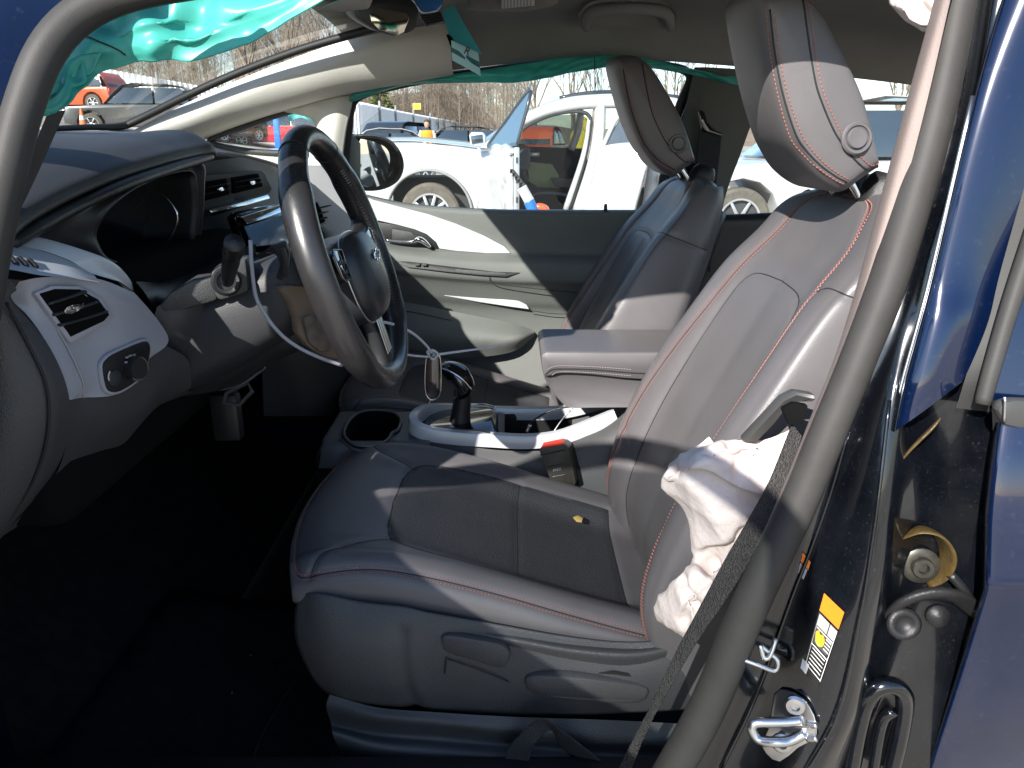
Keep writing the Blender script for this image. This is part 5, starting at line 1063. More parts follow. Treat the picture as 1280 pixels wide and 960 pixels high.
slab('mount_arm',PL([(470,31,1.55),(478,28,1.55),(482,33,1.55),(474,36,1.55)]),(0,.02,0),M['plastic_dk'],rv,.002)
# driver door, swung open ahead of the camera: stands outside the picture, shades the seats
dd=thing('driver_door','open driver door swung forward beside the doorway, its window frame upright','car door',(-.70,.66,.3))
hg=V3((-.62,.70,0)); da_=R(70); dx=V3((math.cos(da_),-math.sin(da_),0)); dn=V3((math.sin(da_),math.cos(da_),0))
def dp_(l,z,o=0): return hg+dx*l+dn*o+V3((0,0,z))
slab('door_body',[dp_(-.09,.24),dp_(1.08,.24),dp_(1.12,.60),dp_(1.12,1.08),dp_(-.09,1.05)],tuple(dn*-.10),M['paint'],dd,.02)
tube('window_frame',[dp_(.03,1.03,-.03),dp_(.20,1.16,-.03),dp_(.45,1.40,-.03),dp_(.62,1.50,-.03),dp_(.85,1.55,-.03),dp_(1.06,1.55,-.03),dp_(1.10,1.48,-.03),dp_(1.12,1.2,-.03),dp_(1.13,1.0,-.03)],.024,M['jamb'],dd,10)
slab('window_glass',[dp_(.08,.98,-.03),dp_(.45,1.39,-.03),dp_(.85,1.54,-.03),dp_(1.09,1.53,-.03),dp_(1.12,1.0,-.03)],tuple(dn*.004),M['glass'],dd,0)
# ============================================================ OUTSIDE
gm=mat('gravel_lot',(.36,.325,.275),.9,bump=('noise',9,.6),var=.42,vscale=1.1)
def hgt(x,y):
    f=min(1,max(0,(y-14)/10)); f=f*f*(3-2*f)
    return f*min(3.4,max(0,.20*(-x-8.5)))
xs=[-400,-200,-100,-60,-40]+[-34+1.0*k for k in range(28)]+[-4,0,4,10,30,80,200,400]; ys=[-60,-20,0,6,10]+[12+1.5*k for k in range(12)]+[34,40,50,70,100,150,250,500]
gv=[(x,y,hgt(x,y)) for y in ys for x in xs]
mk('ground',gv,grid_faces(len(ys),len(xs)),gm,None,kind='structure')
WHITE=mat('white_car_paint',(.50,.50,.49),.25,coat=.8,var=.04); SILV=mat('silver_car_paint',(.55,.56,.56),.25,.3,coat=.8,var=.08)
DARK=mat('dark_car_paint',(.025,.03,.035),.25,coat=.8,var=.2); REDP=mat('red_car_paint',(.50,.02,.035),.25,coat=.8,var=.1); ORP=mat('orange_red_paint',(.65,.10,.03),.3,coat=.6,var=.1); BLUEP=mat('blue_paint',(.02,.14,.5),.35)
TYRE=mat('tyre_rubber',(.10,.088,.07),.9,bump=('noise',60,.4),var=.25,vscale=12); RIMM=mat('alloy_rim',(.60,.60,.60),.3,.8)
GLD=mat('dark_car_glass',(.03,.045,.06),.05,spec=.8,coat=1); GLB=mat('blue_sky_glass',(.07,.13,.18),.06,spec=.8,coat=1)
TRIMG=mat('grey_cladding',(.24,.24,.235),.6,var=.1); INT=mat('dark_car_interior',(.03,.033,.036),.7,var=.2); GRN=mat('pale_green_panel',(.36,.40,.22),.7,var=.1); SEATG=mat('grey_cloth_seat',(.15,.145,.13),.9,bump=('noise',40,.4),var=.15)
YEL=mat('yellow_paint',(.80,.58,.04),.5,var=.15)
def wheel(par,c,r,w=.22,spk=10,ax=(0,-1,0)):
    ax=V3(ax).normalized(); c=V3(c)
    tw=lathe('tyre',c,ax,[(r*.66,-w/2),(r*.90,-w/2),(r*.985,-w*.40),(r,-w*.2),(r,w*.2),(r*.985,w*.40),(r*.90,w*.5),(r*.66,w*.46)],TYRE,par,40,caps=False)
    lathe('rim',c,ax,[(r*.665,w*.46),(r*.665,w*.49),(r*.62,w*.48),(r*.60,w*.25),(r*.16,w*.22),(0,w*.22)],INT,tw,32,caps=False)
    mb=MB(); mb.add(*latheVF(c,ax,[(r*.67,w*.44),(r*.67,w*.51),(r*.61,w*.50),(r*.60,w*.3)],32,None,False)); mb.add(*latheVF(c,ax,[(r*.17,w*.2),(r*.17,w*.42),(r*.12,w*.46),(0,w*.46)],16))
    a=V3((1,0,0)) if abs(ax.x)<.9 else V3((0,1,0)); a=(a-ax*a.dot(ax)).normalized(); b=ax.cross(a)
    for k in range(spk):
        t=2*math.pi*k/spk; d=a*math.cos(t)+b*math.sin(t); s=ax.cross(d)
        q=[c+d*r*.12+s*r*.06+ax*w*.44,c+d*r*.12-s*r*.06+ax*w*.44,c+d*r*.63-s*r*.045+ax*w*.46,c+d*r*.63+s*r*.045+ax*w*.46]
        mb.add(*slabVF(q,-ax*w*.18,.004))
    mb.mk('spokes',RIMM,tw,sharp=30)
# ---------------- damaged white SUV opposite, doors open
Y0=8.9; S=lambda l,Y=Y0:[P(u,v,Y) for u,v in l]
suv=thing('damaged_suv','white crossover opposite with its doors hanging open and a crumpled front door','car',tuple(V3((.3,9.7,0))))
ac=P(537,268,Y0); AR_=.50
arch=[ac+V3((AR_*math.cos(t),0,AR_*math.sin(t))) for t in [R(-8)+R(196)*k/16 for k in range(17)]]
top=S([(412,206),(420,190),(440,182),(475,178),(520,178),(571,183),(601,187),(606,200)])
fend=top+[V3((P(604,262,Y0).x,Y0,.30))]+arch+[V3((P(411,262,Y0).x,Y0,.36))]
slab('front_fender',fend,(0,.25,0),WHITE,suv,.03)
tube('arch_trim',[p+V3((0,-.012,0)) for p in arch],.035,TRIMG,suv,8,flat=.5)
hr=S([(414,190),(440,181),(475,177),(520,177),(571,182),(601,186)])
patch('bonnet',[[p+V3((0,.03,0)) for p in hr],[p+V3((0,.06,.015)) for p in hr],[p+V3((0,.5,.045)) for p in hr],[p+V3((0,1.3,.045)) for p in hr],[p+V3((0,1.75,0)) for p in hr]],SILV,suv,4,5)
wheel(suv,ac+V3((0,.16,0)),.356,.23,10)
wheel(suv,ac+V3((2.72,.16,0)),.356,.23,10)
box('inner_arch',ac+V3((0,.75,.02)),(.95,.8,.75),INT,suv,.02)
# roof and pillars
rl=S([(640,166),(668,144),(700,129),(740,123),(800,122),(850,128),(890,140)])
patch('roof',[rl,[p+V3((0,.12,.05)) for p in rl],[p+V3((0,.85,.085)) for p in rl],[p+V3((0,1.55,.05)) for p in rl],[p+V3((0,1.68,0)) for p in rl]],WHITE,suv,5,5)
tube('roof_rack',[p+V3((0,.12,.07)) for p in S([(700,130),(740,123.5),(800,123),(850,129)])],.022,DARK,suv,8)
tube('side_frame',S([(604,188),(625,172),(648,155),(675,141),(702,133),(740,128),(800,128),(852,135)]),[.05,.055,.06,.065,.07,.07,.07,.06],WHITE,suv,10)
tube('door_opening_seal',S([(640,178),(655,160),(680,147),(705,140.5),(728,140),(738,148),(737,165),(730,203),(712,262)],Y0-.01),.022,INT,suv,8)
tube('b_pillar',S([(750,130),(749,160),(742,205),(724,266)],Y0+.02),[.085,.09,.10,.12],WHITE,suv,10,flat=.8)
tube('opening_lip',S([(736,150),(733,175),(726,205),(707,262)],Y0-.03),[.02,.025,.03,.035],SILV,suv,8)
patch('windscreen',[[p+V3((0,.06,0)) for p in S([(603,186),(625,171),(648,155),(676,140)])],[p+V3((-.12,.85,.03)) for p in S([(603,184),(625,169),(648,153),(676,138)])],[p+V3((0,1.6,0)) for p in S([(603,186),(625,171),(648,155),(676,140)])]],GLB,suv,4,4)
tube('fender_gap',S([(603,187),(604,205),(603,235),(602,262)],Y0-.02),.022,INT,suv,8)
# cabin seen through the door opening
Yf=Y0+1.65
slab('far_door_panel',[P(u,v,Yf) for u,v in ((640,182),(735,186),(730,262),(640,262))],(0,.06,0),INT,suv,.01)
slab('far_door_green_panel',[P(u,v,Yf-.03) for u,v in ((658,202),(690,205),(698,218),(700,236),(672,234),(660,226))],(0,.03,0),GRN,suv,.01)
slab('far_door_armrest',[P(u,v,Yf-.12) for u,v in ((688,222),(720,224),(718,235),(694,234))],(0,.10,0),SEATG,suv,.02)
box('far_handle',P(668,193,Yf-.02),(.14,.03,.05),RIMM,suv,.01)
slab('far_window',[P(u,v,Yf+.02) for u,v in ((650,165),(672,146),(727,142),(735,150),(732,186),(645,182))],(0,.01,0),glass('tinted_car_glass',(.45,.5,.5),.02),suv,0)
tube('far_pillar',[P(726,142,Yf),P(722,165,Yf),P(714,188,Yf)],.05,WHITE,suv,8)
box('cabin_floor',P(690,290,Y0+.85),(1.9,1.5,.15),INT,suv,.02)
patch('cabin_seat',[[P(662,249,Y0+.35),P(662,247,Y0+.6),P(662,246,Y0+.9)],[P(672,243,Y0+.35),P(674,240,Y0+.6),P(674,240,Y0+.9)],[P(700,244,Y0+.35),P(702,241,Y0+.6),P(702,241,Y0+.9)],[P(715,252,Y0+.35),P(717,249,Y0+.6),P(717,248,Y0+.9)],[P(716,275,Y0+.35),P(718,275,Y0+.6),P(718,275,Y0+.9)]],SEATG,suv,5,5)
box('cabin_dash',P(644,196,Y0+.9),(.35,1.4,.28),INT,suv,.05)
tube('cabin_wheel',[P(655,205,Y0+.5)+V3((.05*math.cos(t)*.4,.18*math.cos(t),.19*math.sin(t)))+V3((.10*-math.sin(t)*.4,0,0)) for t in [2*math.pi*k/16 for k in range(16)]],.018,INT,suv,8,closed=True)
# front door swung open towards us
H1=P(606,190,Y0); E1=P(646,182,8.1)
fd=[V3((H1.x,Y0,1.10)),V3((H1.x+.2,8.55,1.13)),V3((E1.x,8.1,1.14)),V3((E1.x-.01,8.1,.75)),V3((E1.x-.02,8.1,.40)),V3((H1.x,Y0,.40)),V3((H1.x-.02,Y0,.75))]
dV=(fd[2]-fd[0]); dnn=V3((dV.y,-dV.x,0)).normalized()
rows=[]; q_=random.Random(11)
for z in (1.12,1.06,.98,.86,.72,.58,.42):
    rows.append([V3((H1.x+dV.x*t,Y0+dV.y*t,z))-dnn*(.0+.05*math.sin(math.pi*t)+q_.uniform(-.03,.03)) for t in (0,.15,.3,.5,.7,.85,1)])
fdo=patch('front_door',rows,SILV,suv,4,4,thick=.10,off=-1,label='crumpled white front door swung open')  # silver paint stands in for grey shading on the white door
box('door_edge',V3((E1.x,8.08,.77)),(.06,.02,.72),SILV,fdo,.01,rot=Matrix.Rotation(R(30),3,'Z'))
for z in (.60,.80,1.0): box('door_edge_hole',V3((E1.x+.0,8.066,z)),(.02,.01,.06),INT,fdo,.003)
gl_=[V3((H1.x+.02,Y0-.02,1.12)),V3((E1.x+.0,8.12,1.14)),P(652,160,8.1),P(664,114,8.1),P(655,120,8.25),P(632,152,8.6)]
tube('door_window_frame',[gl_[0],gl_[5],gl_[4],gl_[3],gl_[2],gl_[1]],.020,DARK,fdo,8,interp=2)
slab('door_window',[gl_[0],gl_[5],gl_[4],gl_[3],gl_[2],gl_[1]],(.0,.008,0),GLB,fdo,0)
mo=thing('suv_mirror','boxy grey wing mirror on the open front door of the white crossover','wing mirror',tuple(P(597,180,8.55)))
slab('mirror_shell',[P(u,v,8.5) for u,v in ((586,168),(590,165),(604,165),(607,170),(607,180),(602,183),(588,182))],(0,.12,0),SILV,mo,.02)
slab('mirror_face',[P(u,v,8.49) for u,v in ((588,170),(603,168),(604,178),(590,180))],(0,.02,0),GLD,mo,.003)
# rear door ajar
rdv=[[P(u,v,Y) for u,v,Y in r] for r in ([(752,187,8.88),(775,184,8.78),(800,182,8.70),(812,182,8.66)],[(748,200,8.86),(772,198,8.72),(800,196,8.64),(812,196,8.60)],[(743,225,8.86),(770,222,8.72),(796,222,8.64),(806,222,8.60)],[(732,262,8.88),(760,262,8.76),(785,262,8.68),(795,262,8.64)],[(728,290,8.9),(758,290,8.8),(780,290,8.72),(790,290,8.68)])]
rdo=patch('rear_door',rdv,SILV,suv,5,5,thick=.08,off=-1,label='silver rear door standing slightly ajar')
tube('rear_window_frame',[P(752,188,8.86),P(762,165,8.85),P(772,147,8.84),P(790,136,8.80),P(812,132,8.76)],.028,SILV,rdo,8)
slab('rear_window',[P(756,186,8.86),P(764,166,8.86),P(774,150,8.86),P(812,138,8.80),P(812,182,8.72)],(0,.02,0),GLD,rdo,0)
tube('rear_handle',[P(775,205,8.68),P(780,204,8.66),P(788,203,8.65)],.022,RIMM,rdo,8)
patch('rear_quarter',[[P(u,v,Y0+.05) for u,v in r] for r in ([(805,130),(840,132),(872,142),(885,160)],[(812,185),(845,182),(878,182),(892,190)],[(805,240),(845,240),(880,240),(895,240)],[(795,292),(845,292),(880,290),(893,288)])],WHITE,suv,5,5,thick=.1)
tube('latch_panel',[P(797,200,8.75),P(800,222,8.74),P(790,262,8.75)],.03,SILV,suv,8)
box('tail_lamp',P(799,206,8.70),(.05,.05,.12),mat('red_lamp',(.6,.03,.03),.3),suv,.01)
# hose and tube leaning in the doorway
hs=thing('coiled_hose','black coiled hose with white tube and blue tip leaning in the crossover doorway','hose',tuple(P(655,250,8.0)))
C=[P(638+ .62*k+1.5*math.cos(k*1.25),212+.78*k+1.2*math.sin(k*1.25),8.0) for k in range(30)]
tube('coil',C,.020,INT,hs,6,interp=2)
tube('white_tube',[P(652,234,7.98),P(657,243,7.98),P(662,252,7.98)],.055,WHITE,hs,12)
tube('blue_tip',[P(661,251,7.98),P(664,258,7.98),P(668,268,7.98)],.058,BLUEP,hs,12)
tag(tube('orange_rag',[P(668,263,8.0),P(672,259,8.0),P(680,260,8.0),P(686,264,8.0)],[.02,.04,.04,.02],ORP,None,8),'orange rag lying on the sill of the white crossover','rag')
# ---------------- simple parked cars
def parked(name,label,loc,rz,paint,L=4.5,W=1.8,H=1.5,kind='suv',glassm=None,cat='car',group='cars parked around the lot'):
    o=thing(name,label,cat,loc,group); Rz=Matrix.Rotation(rz,3,'Z'); o_=V3(loc)
    T=lambda x,y,z:o_+Rz@V3((x,y,z))
    h=L/2; belt=.60*H; r=.215*H
    def loft(nm,sec,m,par,**k): return patch(nm,[[T(x,s*W*w_,z) for x,w_,z in row] for s,row in sec],m,par,**k)
    wx=(-h*.62,h*.62)
    lowp=[(-h,.28),(-h-.02,.52*belt+.1),(-h+.10,belt*.92),(-h*.45,belt),(h*.55,belt*1.02),(h-.06,belt*1.0),(h,.55*belt),(h-.04,.28)]
    for cx in (wx[1],wx[0]):
        lowp+= [(cx+r*1.25*math.cos(t),r+r*1.25*math.sin(t)) for t in [R(-10)+R(200)*k/8 for k in range(9)]]
    b=slab('body',[T(x,-W/2,z) for x,z in lowp],tuple(Rz@V3((0,W,0))),paint,o,.05)
    if kind=='suv': cab=[(-h*.42,belt),(-h*.12,H*.97),(h*.25,H),(h*.78,H*.95),(h*.95,belt)]
    elif kind=='sedan': cab=[(-h*.40,belt),(-h*.08,H*.97),(h*.22,H),(h*.48,H*.95),(h*.80,belt)]
    else: cab=[(-h*.35,belt),(-h*.10,H*.97),(h*.08,H),(h*.22,H*.97),(h*.26,belt)]
    rows=[[T(x,-W*.47,z) if z<=belt+.001 else T(x,-W*.40,z) for x,z in cab],[T(x,-W*.36,z+(.03 if z>belt+.01 else 0)) for x,z in cab],[T(x,W*.36,z+(.03 if z>belt+.01 else 0)) for x,z in cab],[T(x,W*.47,z) if z<=belt+.001 else T(x,W*.40,z) for x,z in cab]]
    patch('cabin',rows,paint,b,2,3)
    gm_=glassm or GLD
    n=len(cab); cx_=sum(c[0] for c in cab)/n
    for s in (-1,1):
        xs=[cab[0][0]+.12,cab[1][0]+.10,cab[-2][0]-.10,cab[-1][0]-.15]
        zb,zt=belt+.05,H*.93
        mids=(xs[1]+xs[2])/2
        for (a0,a1,b0,b1) in ((xs[0]+.05,mids-.04,xs[1]-.02,mids-.04),(mids+.04,xs[3]-.05,mids+.04,xs[2])):
            k=W*.475; k2=W*.418
            q=[T(a0,s*k,zb),T(a1,s*k,zb),T(b1,s*k2,zt),T(b0,s*k2,zt)]; slab('side_window',q,tuple(Rz@V3((0,-s*.02,0))),gm_,b,.003)
    for (x0,z0,x1,z1,nm,d) in ((cab[0][0]-.02,belt+.04,cab[1][0]-.02,H*.95,'windscreen',-1),(cab[-1][0]+.02,belt+.05,cab[-2][0]+.03,H*.92,'rear_window',1)):
        q=[T(x0,-W*.42,z0),T(x0,W*.42,z0),T(x1,W*.36,z1),T(x1,-W*.36,z1)]; slab(nm,q,tuple(Rz@V3((-d*.03,0,-.0))),gm_,b,.003)
    for x in wx:
        for s in (-1,1): wheel(o,T(x,s*(W/2-.11),r),r,.20,6,tuple(Rz@V3((0,s,0))))
    for s in (-1,1):
        box('headlight',T(-h+.03,s*W*.38,belt*.78),(.12,.32,.13),RIMM,o,.02,rot=Rz); box('tail_light',T(h-.03,s*W*.42,belt*.85),(.10,.24,.18),M['red'],o,.02,rot=Rz)
    box('bumper',T(-h+.02,0,.38),(.16,W*.94,.22),TRIMG,o,.04,rot=Rz); box('bumper',T(h-.02,0,.38),(.16,W*.94,.22),TRIMG,o,.04,rot=Rz)
    return o
g=lambda u,Y:(P(u,172,Y).x,Y,hgt(P(u,172,Y).x,Y))
parked('parked_car','white sedan parked beside the open hatchback, nearest the pale fence',g(466,23),R(12),WHITE,4.6,1.8,1.45,'sedan')
parked('parked_car','dark car with its tailgate raised, between the white sedan and the worker',g(487,29),R(70),DARK,4.5,1.85,1.75)
parked('parked_car','small silver blue car beside the worker in the orange vest',g(514,31),R(60),mat('pale_blue_paint',(.25,.38,.55),.3,coat=.5),4.2,1.75,1.45)
parked('parked_car','dark grey crossover parked to the right of the worker in the orange vest',g(560,31),R(10),mat('slate_paint',(.07,.085,.10),.25,coat=.8),4.4,1.8,1.62)
parked('parked_car','bright red car seen through the small quarter window',g(344,40),R(14),REDP,5.0,2.0,1.75,'suv')
parked('parked_car','dark wrecked car ahead of the red one in the quarter window',g(288,38),R(60),DARK,3.4,1.7,1.5)
parked('parked_car','dark grey crew cab pickup seen through the hazy windscreen',g(178,32),R(12),mat('dusty_dark_paint',(.07,.07,.07),.3,coat=.6,var=.15),5.0,1.95,1.9,'suv',GLD)
parked('parked_car','orange red car behind the dark pickup, seen through the windscreen corner',g(104,37),R(-6),ORP,4.5,1.9,1.75)
parked('parked_car','white car with its bonnet towards us seen through the far rear window',(3.95,9.4,0),R(0),WHITE,4.5,1.8,1.62,'suv')
parked('parked_car','dark blue car seen between the near headrest and pillar',g(1098,9.5),R(80),mat('dusk_blue_paint',(.04,.07,.11),.3,coat=.6),4.3,1.8,1.25)
parked('parked_car','orange car visible through the windows of the white crossover',g(668,30),R(75),ORP,4.2,1.9,1.6,'sedan')
# lift and cone
lf=thing('blue_stand','tall blue jack stand on small wheels in front of the red car','jack stand',g(347,36))
x,y,z0=g(347,36)
box('post',(x,y,z0+1.0),(.26,.2,1.9),BLUEP,lf,.03); box('foot',(x,y,z0+.2),(.7,.5,.2),BLUEP,lf,.02)
for s in (-1,1): lathe('castor',(x+s*.28,y-.25,z0+.1),(0,-1,0),[(.1,-.04),(.1,.04),(0,.05)],TYRE,lf,12)
cn=thing('traffic_cone','orange traffic cone beside the dark pickup in the windscreen','traffic cone',g(107,30))
lathe('cone',g(107,30),(0,0,1),[(.19,.03),(.15,.05),(.03,.72),(0,.73)],mat('cone_orange',(.85,.20,.06),.6),cn,16); lathe('cone_band',g(107,30),(0,0,1),[(.113,.30),(.083,.46)],M['white_print'],cn,16); box('cone_foot',V3(g(107,30))+V3((0,0,.015)),(.4,.4,.03),M['orange'],cn,.01)
# digger bits
yl=thing('yellow_machine','yellow machine body partly visible behind the white crossover','machine',g(724,19))
x,y,_=g(724,19); box('cab',(x+.0,y,1.15),(.36,1.2,.5),YEL,yl,.12); box('tracks',(x+.2,y,.35),(1.6,1.3,.6),INT,yl,.2); tube('machine_arm',[(x+.2,y,1.4),(x+.12,y,1.55),(x+.10,y,1.7)],.08,YEL,yl,8)
# ---------------- worker in orange vest
wk=thing('person','worker in an orange safety vest seen from behind among the parked cars','person',g(534,25))
WX=V3(g(534,25))
SKIN=mat('skin',(.45,.27,.19),.6); VEST=mat('orange_vest',(.95,.30,.02),.8); JEANS=mat('dark_trousers',(.03,.035,.05),.9); REFL=mat('reflective_strip',(.75,.75,.6),.4); SHIRT=mat('pale_shirt',(.55,.50,.42),.9); HAIR=mat('brown_hair',(.06,.035,.02),.8)
def skinbody(name,joints,edges,m,par):
    me=bpy.data.meshes.new(name); me.from_pydata([tuple(V3(j[0])+WX-ORG[par]) for j in joints],edges,[]); me.materials.append(m)
    o=bpy.data.objects.new(name,me); COL.objects.link(o); o.parent=par; ORG[o]=ORG[par]
    s=o.modifiers.new('k','SKIN'); ly=me.skin_vertices[0].data if me.skin_vertices else None
    if ly is None:
        return o
    for i,j in enumerate(joints): ly[i].radius=(j[1],j[1]*.8)
    ly[0].use_root=True
    d=o.modifiers.new('d','SUBSURF'); d.levels=1; d.render_levels=1; return o
def body_tubes():
    mb=MB()
    A=lambda pts,rs,n=12,fl=1:mb.add(*tubeVF([WX+V3(p) for p in pts],rs,n,flat=fl,interp=3,up=(0,1,0)))
    A([(0,0,.86),(0,0,1.0),(0,0,1.15),(0,0,1.32),(0,0,1.44),(0,0,1.50),(0,.01,1.56)],[.15,.15,.145,.175,.17,.08,.06],16,.65)
    for s in (-1,1):
        A([(s*.08,0,.90),(s*.09,.01,.70),(s*.10,.0,.48),(s*.10,.02,.28),(s*.11,0,.08)],[.10,.085,.065,.06,.045])
        A([(s*.11,.02,.07),(s*.11,-.06,.05),(s*.115,-.17,.035)],[.05,.05,.035])
        A([(s*.17,0,1.43),(s*.22,.0,1.30),(s*.25,-.01,1.12),(s*.23,-.10,.98),(s*.20,-.16,.90)],[.06,.052,.042,.036,.03])
    return mb
bd=body_tubes(); bd.mk('clothed_body',JEANS,wk)
lathe('head',WX+V3((0,0,1.53)),(0,0,1),[(.05,0),(.07,.04),(.085,.10),(.088,.15),(.075,.20),(.04,.235),(0,.245)],SKIN,wk,18)
hair=lathe('hair',WX+V3((0,.012,1.60)),(0,0,1),[(.082,.0),(.094,.06),(.095,.11),(.08,.15),(.04,.18),(0,.185)],HAIR,wk,18)
vt=patch('safety_vest',[[WX+V3((.19*k*math.cos(t),.135*k*math.sin(t),z)) for t in [2*math.pi*i/16 for i in range(16)]] for z,k in ((.86,.98),(1.0,.98),(1.15,.97),(1.32,1.06),(1.42,1.02),(1.47,.55))],VEST,wk,2,3,closed=True)
for z in (1.0,1.18): patch('vest_band',[[WX+V3((.196*math.cos(t),.14*math.sin(t),zz)) for t in [2*math.pi*i/16 for i in range(16)]] for zz in (z-.025,z+.025)],REFL,vt,2,2,closed=True)
for s in (-1,1):
    tube('sleeve',[WX+V3(p) for p in ((s*.17,0,1.43),(s*.225,0,1.30),(s*.25,-.01,1.14))],[.068,.06,.05],SHIRT,wk,10)
    hb=MB(); c=WX+V3((s*.195,-.18,.87)); hb.add(*boxVF(c,(.05,.075,.03),.01))
    for k in range(4): hb.add(*tubeVF([c+V3((-.02+.013*k,-.035,0)),c+V3((-.02+.013*k,-.065,-.01)),c+V3((-.02+.013*k,-.08-.004*(k%2),-.03))],[.007,.006,.005],6))
    hb.add(*tubeVF([c+V3((-s*.025,.01,0)),c+V3((-s*.042,-.02,-.005)),c+V3((-s*.045,-.045,-.015))],[.008,.007,.006],6)); hb.mk('hand',SKIN,wk)
# ---------------- white fence with posts
FT=[P(u,v,Y) for u,v,Y in ((40,72,45),(150,89,44),(240,106,46),(300,113,48),(370,120,46),(440,126,42),(500,139,58),(560,150,80),(605,157,112))]
fe=thing('boundary_fence','long white panelled boundary fence with dark posts receding towards the woods','fence',(-12,46,0))
q=crn(np.array([tuple(p) for p in FT],float),6); FW=mat('white_fence_paint',(.82,.82,.80),.6,var=.05,vscale=1.5)
L=np.concatenate([[0],np.cumsum(np.linalg.norm(np.diff(q,axis=0),axis=1))]); at=lambda s:V3([np.interp(s,L,q[:,k]) for k in range(3)])
s=0; n=0
while s+2.4<L[-1]:
    a,b=at(s+.01),at(s+2.39); d=(b-a).normalized(); nn=V3((d.y,-d.x,0)); N_=8; V=[]
    for i in range(N_*2+1):
        t=i/(N_*2); off=.13 if i%2 else 0; t2=t-(.30/(N_*2) if i%2 else 0); p=a+(b-a)*t2+nn*off; V+= [p+V3((0,0,-2.5)),p]
    mk('panel',V,[(2*i,2*i+2,2*i+3,2*i+1) for i in range(N_*2)],FW,fe,smooth=False)
    if n%3==0: tube('fence_post',[a+nn*.2+V3((0,0,-2.5)),a+nn*.2+V3((0,0,.28))],.07,TRIMG,fe,8)
    s+=2.4; n+=1
# ---------------- trees
BARK=mat('grey_bark',(.165,.130,.10),.9,var=.25,vscale=3); TWIG=mat('brown_twigs',(.19,.148,.11),.95,var=.2,vscale=1)
def branch(mb,p,d,l,r,dep,rg,n=3):
    e=p+d*l; m_=p+d*l*.5+V3((rg.uniform(-1,1),rg.uniform(-1,1),rg.uniform(-.4,.6)))*l*.06
    mb.add(*tubeVF([p,m_,e],[r,r*.85,r*.68],n if dep<3 else 3,interp=1,caps=False))
    if dep==0: return
    k=rg.choice((2,3,3)) if dep>1 else 2
    for i in range(k):
        a=rg.uniform(0,6.28); sp_=rg.uniform(.35,.8); ax=V3((math.cos(a),math.sin(a),rg.uniform(-.1,.3)))
        nd=(d+ax*sp_*.75+V3((0,0,.15))).normalized(); st_=p+(e-p)*rg.uniform(.45,1.0)
        branch(mb,st_,nd,l*rg.uniform(.62,.82),r*.55,dep-1,rg,n)
def tree_parts(seed,h,dep=5):
    rg=random.Random(seed); tm=MB(); tm.add(*tubeVF([V3((0,0,0)),V3((.05,0,h*.16)),V3((.02,.05,h*.34))],[h*.022,h*.018,h*.015],7,interp=2))
    cm=MB()
    for k in range(4):
        a=k*1.6+rg.uniform(-.3,.3); branch(cm,V3((.02,.05,h*rg.uniform(.22,.34))),V3((math.cos(a)*.45,math.sin(a)*.45,1)).normalized(),h*.24,h*.0075,dep-1,rg)
    branch(cm,V3((.02,.05,h*.33)),V3((0,0,1)),h*.28,h*.009,dep-1,rg)
    return tm,cm
protos=[]
for k in range(3):
    o=thing('bare_tree','x','tree',(0,0,0),'bare trees beyond the lot'); tm,cm=tree_parts(21+k,10); tm.mk('trunk',BARK,o); cm.mk('crown',TWIG,o); protos.append(o)
spots=[(668,62,1.0,'tall bare tree just behind the open window tip of the crossover'),(716,70,1.25,'wide bare tree rising over the middle of the crossover roof'),(742,76,1.1,'bare tree beside the far headrest over the crossover roof'),(838,70,1.15,'bare tree right of the far headrest in the window corner'),(884,66,1.0,'bare tree behind the far centre pillar'),(1118,60,1.0,'bare tree above the shed roof near the pillar'),(1146,66,1.2,'bare tree half hidden by the near centre pillar'),(372,62,1.25,'bare tree seen high through the windscreen by the pillar'),(318,58,1.2,'bare tree seen through the middle of the windscreen'),(420,66,1.35,'bare tree seen through the windscreen below the mirror')]
for i,(u,Y,s,lb) in enumerate(spots):
    o=protos[i] if i<3 else copy_tree(protos[i%3])
    o.location=g(u,Y); o.scale=(s,s,s); o.rotation_euler=(0,0,i*1.3); o['label']=lb
# woods: one mass
wd=MB(); rg=random.Random(9)
for k in range(330):
    u=rg.uniform(150,668); Y=rg.uniform(70,105); x=P(u,172,Y).x; h=rg.uniform(9,13)*(1 if u<610 else 1-(u-610)/58*.35)
    b=V3((x,Y,hgt(x,Y)*.8)); wd.add(*tubeVF([b,b+V3((rg.uniform(-.3,.3),0,h*.5)),b+V3((rg.uniform(-.8,.8),0,h))],[.055,.04,.015],4,interp=1,caps=False))
    for j in range(44):
        z=h*rg.uniform(.12,.98); a=rg.uniform(0,6.28); l=h*rg.uniform(.08,.22); p=b+V3((0,0,z)); d=V3((math.cos(a),math.sin(a)*.5,rg.uniform(.3,1.1))).normalized()
        e=p+d*l; wv=V3((.022,0,.0)); wd.add([p-wv,p+wv,e],[(0,1,2)])
        for _ in range(7):
            s_=p+d*l*rg.uniform(.2,1); e2=s_+V3((rg.uniform(-1,1),rg.uniform(-.5,.5),rg.uniform(0,1.1)))*l*.55; wv2=V3((.012,0,.006)); wd.add([s_-wv2,s_+wv2,e2],[(0,1,2)])
wd.mk('woods',TWIG,None,smooth=False,kind='stuff')
hl=[]
for Y,z in ((92,0),(108,4.5),(130,7.5),(180,9)):
    hl.append([V3((x,Y,z*(1 if x<-8 else max(0,.9-(x+8)/12))*(1+.12*math.sin(x*.21+Y)))) for x in np.linspace(-130,8,24)])
patch('hillside',hl,mat('leaf_litter_hill',(.19,.14,.095),1,var=.2,vscale=.4,bump=('noise',1.2,.5)),None,2,3,kind='structure')
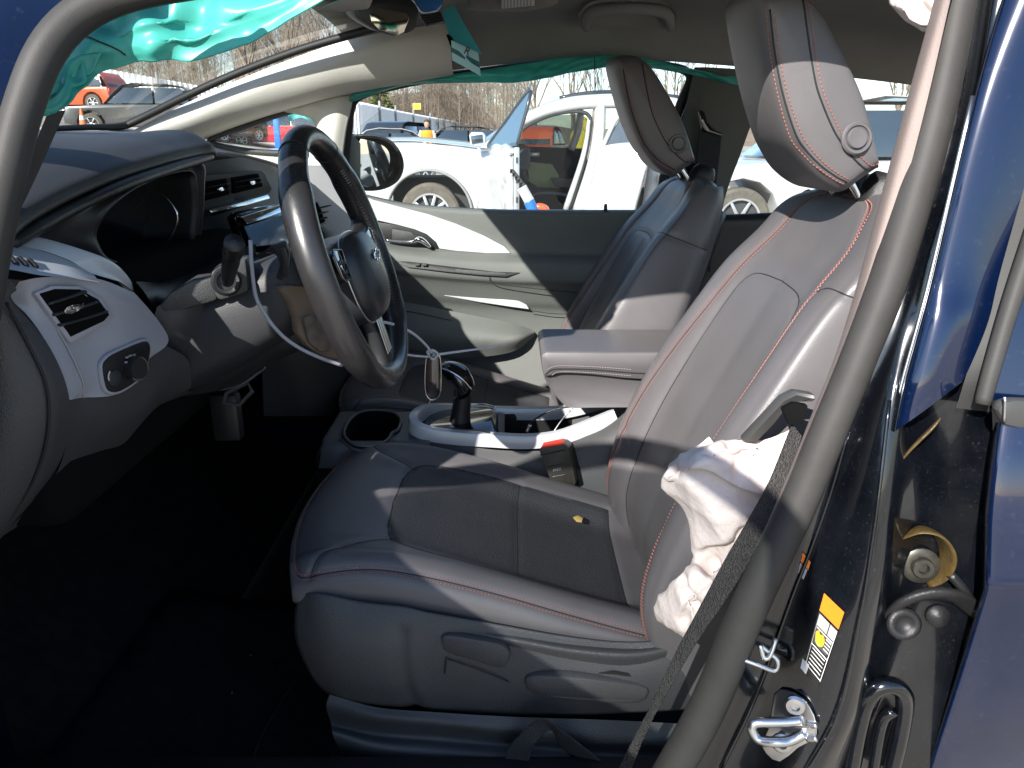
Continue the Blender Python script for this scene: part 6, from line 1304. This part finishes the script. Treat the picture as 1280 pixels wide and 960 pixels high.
# distant low wooded rise to the right
hl=[[V3((x,Y,z*(1+.2*math.sin(x*.3)))) for x in np.linspace(-10,160,30)] for Y,z in ((120,0),(135,2.6),(170,3.2))]
patch('distant_rise',hl,bpy.data.materials['leaf_litter_hill'],None,2,3,kind='structure')
# evergreen
ev=thing('evergreen_tree','dark green evergreen at the left edge of the bare woods above the fence','tree',g(478,66))
x,y,_=g(478,66); tube('trunk',[(x,y,0),(x,y,3.5)],[.18,.08],BARK,ev,8)
lf_=MB(); rg=random.Random(4)
for k in range(1500):
    t=rg.random(); z=.8+4.4*t; rad=(2.3*(1-t)+.25)*math.sqrt(rg.random()); a=rg.uniform(0,6.28); p=V3((x+math.cos(a)*rad,y+math.sin(a)*rad,z+rg.uniform(-.2,.2))); s_=rg.uniform(.14,.32); d=V3((math.cos(a),math.sin(a),rg.uniform(-.5,.5)))*s_; v=V3((rg.uniform(-1,1),rg.uniform(-1,1),rg.uniform(-1,1)))*s_*.5
    lf_.add([p-v,p+v,p+d],[(0,1,2)])
lf_.mk('crown',mat('evergreen_needles',(.085,.105,.03),.9,var=.3,vscale=2),ev,smooth=False)
# yellow sign on the wood edge and shed at the right
sg=tag(box('yellow_sign',P(521,133,60),(.6,.05,.45),YEL,None,.01),'small yellow sign standing out against the brown woods','sign')
sh=thing('wooden_shed','low shed with blue grey roof and pale plank wall beside the near headrest','shed',g(1115,15))
x,y,_=g(1115,15)
slab('roof',[P(u,v,15) for u,v in ((1070,164),(1200,168),(1200,188),(1070,188))],(0,1.2,.25),mat('blue_grey_roof',(.30,.40,.46),.5,var=.1),sh,.02)
for k in range(9): box('plank',(x-.9+.22*k,y+.4,.5),(.205,.05,1.0),mat('pale_plank',(.36,.27,.15),.8,var=.25,vscale=6,stretch=(6,6,1)) if k==0 else bpy.data.materials['pale_plank'],sh,.008)
for s in (-.35,.15): box('post',(x+s,y-.1,.5),(.06,.06,1.05),M['white_trim'],sh,.005)
box('base_wall',(x+1.0,y+1.1,.35),(3.6,.3,.7),mat('blue_grey_wall',(.16,.22,.27),.7),sh,.02)
